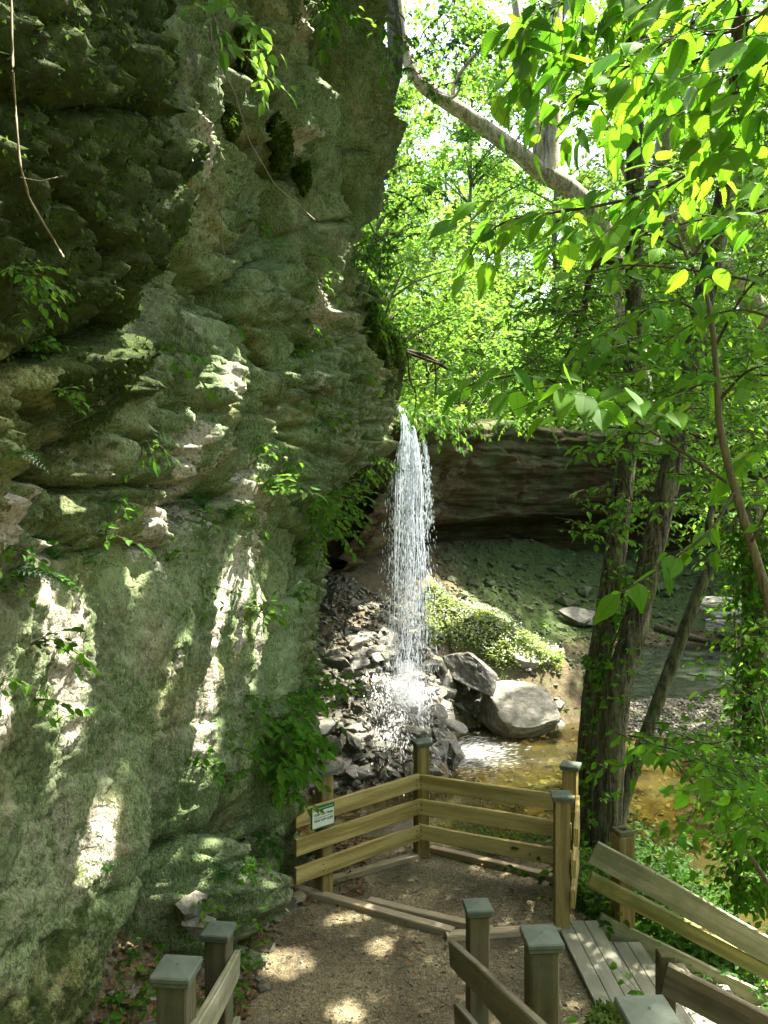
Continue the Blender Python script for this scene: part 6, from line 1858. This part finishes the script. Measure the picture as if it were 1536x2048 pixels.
for k in range(26):
    while True:
        x, y = rng.uniform(1.0, 4.6), rng.uniform(16.6, 19.2); z = float(gz(x, y)); a, b = 768 + F * x / y, 1024 - F * z / y
        if 868 < a < 1110 and b < 1225 + .42 * (a - 862) + 25 and z > -4:
            break
    plant('weed', 'pale sunlit weed on the spit beside the waterfall', 'plant', np.array([x, y, z]), (0, 0, 1), 6, .4, .085, .05, 'leaf_cover', T_MID, None, 'weeds on the sunlit spit', .3)
for k in range(22):
    x, y = rng.uniform(3, 14), rng.uniform(20, 27); s_, _ = rim_dist(np.array([x]), np.array([y]))
    if -2.4 < s_[0] < 2.4:
        plant('slope_plant', 'low green plant on the mossy slope under the ledge', 'plant', np.array([x, y, float(gz(x, y))]), (0, -.2, 1), 9, .5, .10, .06, 'leaf_mid', T_MID, None, 'plants on the slope under the ledge', .3)
# undergrowth on the right bank and below the stair
cnt = 0
while cnt < 250:
    a, b = rng.uniform(1165, 1560), rng.uniform(1560, 2075)
    if b < 1660 and a < 1330:
        continue
    h = hit(a, b, (TREE_G,))
    if h is None or h[2] > 14 or h[2] < 2.6 or (1.4 < h[0][0] < 3.4 and 5.4 < h[0][1] < 7.0) or h[0][2] < -4.7:
        continue
    if h[0][0] < 1.35:
        continue
    kk = rng.integers(3)
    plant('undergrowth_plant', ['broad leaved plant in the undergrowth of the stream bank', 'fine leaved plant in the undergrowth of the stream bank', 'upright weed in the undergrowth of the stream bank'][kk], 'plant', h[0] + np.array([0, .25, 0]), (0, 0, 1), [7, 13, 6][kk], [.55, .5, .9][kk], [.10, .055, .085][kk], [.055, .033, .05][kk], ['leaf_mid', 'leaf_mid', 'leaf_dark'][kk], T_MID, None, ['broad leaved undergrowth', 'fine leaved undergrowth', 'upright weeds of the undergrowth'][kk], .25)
    cnt += 1
# along the outside of the platform
for k in range(34):
    x = rng.uniform(.45, 2.1); y = 8.55 + rng.uniform(0, 1.5) - .3 * (x - .4)
    plant('bank_plant', 'green weed on the bank below the platform railing', 'plant', np.array([x, y, float(gz(x, y))]), (0, 0, 1), 6, .3, .06, .04, 'leaf_mid', T_MID, None, 'weeds on the bank below the platform', .25)
for (px, py, d, lb) in [(1195, 2010, 4.6, 'thin weed with long leaves in front of the plank stair'), (1310, 1990, 4.3, 'tall weed standing over the plank treads'), (1240, 2030, 3.4, 'leafy weed on the mossy hump'), (1180, 2050, 3.2, 'weed left of the mossy hump')]:
    pt = P(px, py, d) - np.array([0, 0, .18]); plant('tall_weed', lb, 'plant', pt, (0, 0, 1), 4, .42, .09, .07, 'leaf_mid', T_MID, None, None, .3)
# moss and low cover on the right bank, one mass
X = rng.uniform(1.9, 9, 46000); Y = rng.uniform(4.0, 15, 46000); Z = gz(X, Y)
k = (Z > -4.62) & ~((X < 3.9) & (Y > 5.4) & (Y < 6.95)) & (fbm(X * 1.1, Y * 1.1, 0, 3, 160) > -.2) & ((X > 4.4) | (Y < 8.6))
X, Y, Z = X[k], Y[k], Z[k]; n = len(X); D = rand_unit(n); D[:, 2] *= .3
stuff(put('ground_cover', leaf_mesh('ground_cover', T_MID, np.stack([X, Y, Z + rng.uniform(.02, .22, n)], -1), D, np.array([0, 0, 1.0]) + .4 * rng.normal(size=(n, 3)), rng.uniform(.035, .08, n), False), M['leaf_mid']), 'low leafy ground cover of the stream bank', 'ground cover')
# dry leaves between the railing and the rock
n = 2600; X = rng.uniform(-1.3, -.2, n); Y = rng.uniform(7.3, 9.4, n); X[1500:] = rng.uniform(-2.0, -1.0, 1100); Y[1500:] = rng.uniform(4.3, 7.0, 1100); Z = gz(X, Y); Z = np.where((Y < 7.2) & (X > -1.75), np.maximum(Z, FL + .5 * np.clip(4.9 - Y, 0, 9)), Z)
stuff(put('leaf_litter', leaf_mesh('leaf_litter', T_RH, np.stack([X, Y, Z + .02], -1), rand_unit(n) * np.array([1, 1, .25]), np.array([0, 0, 1.0]) + .3 * rng.normal(size=(n, 3)), rng.uniform(.04, .09, n), False), M['litter']), 'brown dead leaves behind the sign railing', 'leaf litter')

# dead limb on the ledge, twigs by the alcove
mb = MB(); tube(mb, PX((745, 690, 12.6), (800, 700, 12.7), (850, 712, 12.8), (895, 738, 12.9), n=30), np.linspace(.06, .03, 30), 8, .3, 3)
tube(mb, PX((800, 700, 12.7), (850, 718, 12.7), (885, 730, 12.8), n=14), np.linspace(.03, .015, 14), 6, .2, 2)
for ln in ([(815, 708, 12.7), (820, 760, 12.7), (832, 790, 12.7), (826, 850, 12.7)], [(870, 722, 12.8), (872, 770, 12.8), (868, 800, 12.8)], [(800, 703, 12.7), (806, 745, 12.7)]):
    tube(mb, PX(*ln, n=14), np.linspace(.018, .006, 14), 5, .2, 2)
tag(put('dead_limb', mb.mesh('dead_limb', True), M['bark_dark']), 'dark dead limb sticking out from the ledge above the waterfall', 'branch')


# ------------------------------------------------------------------ sycamore and the forest on the slope
def forest_leaves(centres, radii, per, size, spread=.55):
    n = len(centres) * per
    c = np.repeat(centres, per, 0); r = np.repeat(radii, per)
    v = rand_unit(n) * (rng.random(n) ** .45)[:, None] * r[:, None] * np.array([1, 1, spread])
    D = rand_unit(n); D[:, 2] = D[:, 2] * .4 - .2
    return c + v, D, np.array([0, 0, 1.0]) + .55 * rng.normal(size=(n, 3)), size * rng.uniform(.65, 1.25, n)


def limb_tree(label, lines, clumps, mat, size, per, name='sycamore'):
    base = P(*lines[0][0][0]); t = thing(name, label, 'tree', tuple(base))
    mb = MB()
    for (ln, r0, r1) in lines:
        c = PX(*ln, n=50); tube(mb, c - base, np.linspace(r0, r1, 50), 14, .12, len(ln), .02)
    put('trunk', mb.mesh('trunk', True), M['bark_pale'], t)
    cs = np.concatenate([in_box(*b[0], b[1]) for b in clumps]); rr = rng.uniform(.5, 1.1, len(cs))
    p, D, Nn, s = forest_leaves(cs, rr, per, size)
    put('leaves', leaf_mesh('leaves', T_RH, p, D, Nn, s, True, base), M[mat], t)
    mb = MB()
    for c in cs[::2]:
        q = c + np.array([rng.normal() * .3, rng.normal() * .3, -.5]); tube(mb, catmull([q, (q + c) / 2 + .08 * rng.normal(size=3), c + np.array([rng.normal() * .6, 0, .3])], 8) - base, np.linspace(.02, .006, 8), 4, cap=False)
    stuff(put('twigs', mb.mesh('twigs'), M['bark_dark'], t))
    return t


limb_tree('pale mottled sycamore whose bare limb sweeps across the sky gap above the waterfall', [
    ([(1300, 900, 20), (1270, 700, 19.5), (1240, 570, 19), (1205, 460, 18.5), (1150, 385, 18.2), (1085, 345, 18), (1040, 308, 17.8), (950, 242, 17.5), (880, 195, 17.2), (838, 165, 17), (812, 110, 16.8), (790, -40, 16.5)], .30, .10),
    ([(1090, 345, 18), (1098, 310, 18), (1106, 200, 18), (1110, 60, 18), (1112, -80, 18)], .24, .13), ([(1080, 340, 18), (1072, 250, 17.8), (1058, 160, 17.6), (1035, 40, 17.4), (1020, -80, 17.2)], .14, .07),
    ([(850, 180, 17.1), (905, 195, 17), (925, 160, 16.8)], .05, .02), ([(905, 212, 17.3), (912, 160, 17.2), (960, 100, 17), (1010, 60, 17)], .06, .025)],
    [((700, 1000, -120, 60, 18.5, 22), 20), ((900, 1060, 100, 230, 19, 22), 6), ((790, 930, 90, 330, 20, 24), 9), ((1000, 1250, -100, 160, 18.5, 22), 20), ((1130, 1330, 160, 420, 18.5, 22), 14), ((1300, 1600, -100, 300, 16, 22), 26)], 'leaf_bg', .17, 75)
limb_tree('second pale sycamore leaning in behind the two big trunks', [
    ([(1600, 720, 16), (1520, 625, 15.8), (1460, 550, 15.5), (1390, 480, 15.2), (1315, 405, 15), (1325, 300, 15), (1345, 170, 14.8), (1360, -80, 14.5)], .24, .12), ([(1340, 430, 15), (1270, 380, 14.8), (1230, 300, 14.6)], .09, .04)],
    [((1250, 1600, 0, 420, 12, 17), 26), ((1150, 1330, 420, 560, 13, 17), 8)], 'leaf_bg', .16, 75)

syc = [o for o in C.objects if o.name.startswith('sycamore')]
n = 46000; X = rng.uniform(-1, 17, n); Y = rng.uniform(11.4, 28.5, n); s_, _ = rim_dist(X, Y)  # unseen leaves added above the view to shade the pool and alcove
k = (s_ < 1.2) & (rng.random(n) < np.clip(.85 + .9 * fbm(X * .6, Y * .6, 0, 3, 180), .1, 1)); X, Y = X[k], Y[k]; n = len(X)
z = np.maximum(.81 * Y + 1.4, 9) + rng.random(n) ** 1.3 * 3.5
Q = np.stack([X, Y, np.full(n, -1.0)], -1) + SUN * ((z + 1) / SUN[2])[:, None]
own = (Q[:, 0] + 1.5 * rng.normal(size=n) > 12).astype(int)
for k, t in enumerate(syc):
    q = Q[own == k]; o = np.array(t.location); D = rand_unit(len(q)); D[:, 2] *= .4
    put('shade_canopy', leaf_mesh('shade_canopy', T_RH, q, D, np.array([0, 0, 1.0]) + .4 * rng.normal(size=(len(q), 3)), rng.uniform(.2, .34, len(q)), True, o, .08), M['leaf_bg'], t)
# plants hanging over the rim of the ledge
for k in range(26):
    i = int(rng.uniform(70, 300)); p0 = RC[i] + np.array([0, -.05, .05]); 
    plant('rim_plant', 'leafy plant hanging over the rim of the dark ledge', 'plant', p0 + .25 * rng.normal(size=3) * np.array([1, 1, .2]), (0, -.6, .6), 9, .9, .13, .08, 'leaf_bg' if k % 2 else 'leaf_mid', T_MID, None, 'plants along the rim of the ledge', .6)

# dark leaved tree overhanging from the cliff top
t = thing('cliff_top_tree', 'tree on the cliff top with dark bunches of leaves hanging left of the sycamore limb', 'tree', tuple(P(690, 330, 11.5)))
o = np.array(t.location); mb = MB(); acc = []
tube(mb, PX((690, 330, 11.5), (745, 250, 11.6), (790, 120, 11.8), (775, -60, 12), n=40) - o, np.linspace(.18, .10, 40), 12, .15, 6, .03)
put('trunk', mb.mesh('trunk', True), M['bark'], t)
mb = MB()
for (a, b, cnt) in (((720, 860), (330, 560), 20), ((690, 770), (420, 620), 8), ((800, 920), (20, 180), 16), ((640, 790), (-80, 60), 10)):
    for k in range(cnt):
        q = P(rng.uniform(*a), rng.uniform(*b), rng.uniform(10.5, 13)); an = rng.uniform(0, 6.28); l = rng.uniform(.4, .8)
        tt = np.linspace(0, 1, 8)[:, None]; c = q + np.array([math.cos(an), math.sin(an), -.2]) * tt * l + np.array([0, 0, -.5]) * tt ** 2 * l
        twiggy(c, .008, .003, 3, l * .5, .11, .08, mb, acc, 0, .1, .5, True, .2, 4, 0)
stuff(put('branches', mb.mesh('branches', True, o), M['bark_dark'], t))
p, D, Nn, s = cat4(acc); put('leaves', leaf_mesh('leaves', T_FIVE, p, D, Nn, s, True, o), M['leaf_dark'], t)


def forest_tree(seed, H, R, base, ncl, per, size, mat, slim=.07):
    """a forest tree at the origin: trunk, limbs and an airy crown of leaf clumps"""
    t = thing('forest_tree', 'x', 'tree', (0, 0, 0))
    mb = MB(); zz = np.linspace(0, H * .95, 24)
    c = np.stack([.25 * np.cumsum(rng.normal(0, .12, 24)), .25 * np.cumsum(rng.normal(0, .12, 24)), zz], -1)
    tube(mb, c, np.linspace(slim * 1.4, slim * .3, 24) * (H / 12), 8, .15, seed)
    cs = []; rr = []
    for k in range(ncl):
        z = H * (base + (1 - base) * rng.random() ** .8); rad = R * math.sin(math.pi * min(1, (z / H - base) / (1 - base) * .82 + .16)) * math.sqrt(rng.random())
        a = rng.uniform(0, 6.28); q = np.array([rad * math.cos(a), rad * math.sin(a), z]); cs.append(q); rr.append(rng.uniform(.5, 1.15))
        i = int(np.clip((z - rad * .5) / (H * .95) * 23, 2, 22)); tube(mb, catmull([c[i], (c[i] + q) / 2 + np.array([0, 0, .2]), q], 8), np.linspace(.035, .008, 8), 4, cap=False)
    put('trunk', mb.mesh('trunk', True), M['bark'], t)
    p, D, Nn, s = forest_leaves(np.array(cs), np.array(rr), per, size, .5)
    put('crown', leaf_mesh('crown', T_RH, p, D, Nn, s, False), M[mat], t)
    return t


protos = [forest_tree(1, 15, 3.8, .25, 62, 105, .21, 'leaf_bg'), forest_tree(2, 18, 4.2, .35, 66, 105, .22, 'leaf_bg2'), forest_tree(3, 12, 3.0, .15, 50, 105, .20, 'leaf_bg2', .05), forest_tree(4, 16, 3.6, .2, 60, 105, .21, 'leaf_bg'), forest_tree(5, 6.5, 2.3, .05, 36, 100, .16, 'leaf_bg2', .05), forest_tree(6, 5, 2.0, .05, 30, 100, .15, 'leaf_bg', .05)]
LBL = ['tall sunlit forest tree with a broad light green crown on the slope above the ledge', 'tall yellow green forest tree with a high crown on the slope above the ledge', 'slender yellow green forest tree leafed almost to the ground above the ledge', 'tall light green forest tree with a deep narrow crown on the slope above the ledge', 'low yellow green understorey tree near the rim of the ledge', 'low light green understorey tree near the rim of the ledge']
GRP = ['broad forest trees', 'high crowned forest trees', 'slender forest trees', 'narrow forest trees', 'yellow understorey trees', 'green understorey trees']
used = [0] * 6; placed = []
tries = 0
while len(placed) < 128 and tries < 16000:
    tries += 1
    px = rng.uniform(640, 1720); d = 19 + 62 * rng.random() ** 1.25; x = (px - 768) / F * d; y = d
    s_, _ = rim_dist(np.array([x]), np.array([y]))
    if s_[0] < 1.6:
        continue
    kk = int(rng.choice([4, 5])) if s_[0] < 6 or rng.random() < .4 else int(rng.integers(4))
    if kk < 4 and s_[0] < 5:
        continue
    if kk < 4 and abs(px - 868) < 4 + 260 / d and d < 62:
        continue
    md = 1.5 if kk > 3 else 2.6
    if any((x - a) ** 2 + (y - b) ** 2 < md ** 2 for a, b in placed):
        continue
    placed.append((x, y)); o = protos[kk] if used[kk] == 0 else copy_tree(protos[kk])
    used[kk] += 1
    o['label'] = LBL[kk]; o['group'] = GRP[kk]
    sc = rng.uniform(.8, 1.2)
    o.location = (x, y, float(hillz(np.array([x]), np.array([y]))[0]) - .1); o.rotation_euler = (0, 0, rng.uniform(0, 6.28)); o.scale = (sc, sc, sc * rng.uniform(.9, 1.15))
# leafy floor of the forest
n = 60000; X = rng.uniform(-3, 34, n); Y = rng.uniform(15, 60, n); s_, zr = rim_dist(X, Y); k = s_ > .5
X, Y = X[k], Y[k]; Z = hillz(X, Y); n = len(X); D = rand_unit(n); D[:, 2] *= .4
k = fbm(X * .6, Y * .6, 0, 3, 170) > -.25; 
stuff(put('forest_floor_plants', leaf_mesh('forest_floor_plants', T_RH, np.stack([X, Y, Z + rng.uniform(.02, .55, n)], -1)[k], D[k], (np.array([0, 0, 1.0]) + .5 * rng.normal(size=(n, 3)))[k], rng.uniform(.12, .28, n)[k], False), M['leaf_bg2']), 'sunlit low plants covering the forest floor above the ledge', 'undergrowth')
# unseen leaf clumps around the camera, added to cut sky light and bounce green
n = 900; a = rng.uniform(math.radians(150), math.radians(372), n); r = rng.uniform(11, 24, n)
cs = np.stack([3 + r * np.cos(a), 3 + r * np.sin(a), rng.uniform(-1, 15, n)], -1)
keep = ~((cs[:, 1] > 2) & (cs[:, 0] < 14)); cs = cs[keep]
p, D, Nn, s = forest_leaves(cs, rng.uniform(1.2, 2.6, len(cs)), 60, .5)
stuff(put('unseen_wood', leaf_mesh('unseen_wood', T_RH, p, D, Nn, s, False), M['leaf_bg']), 'unseen green leaf clumps added behind the camera to shut out sky light', 'wood')
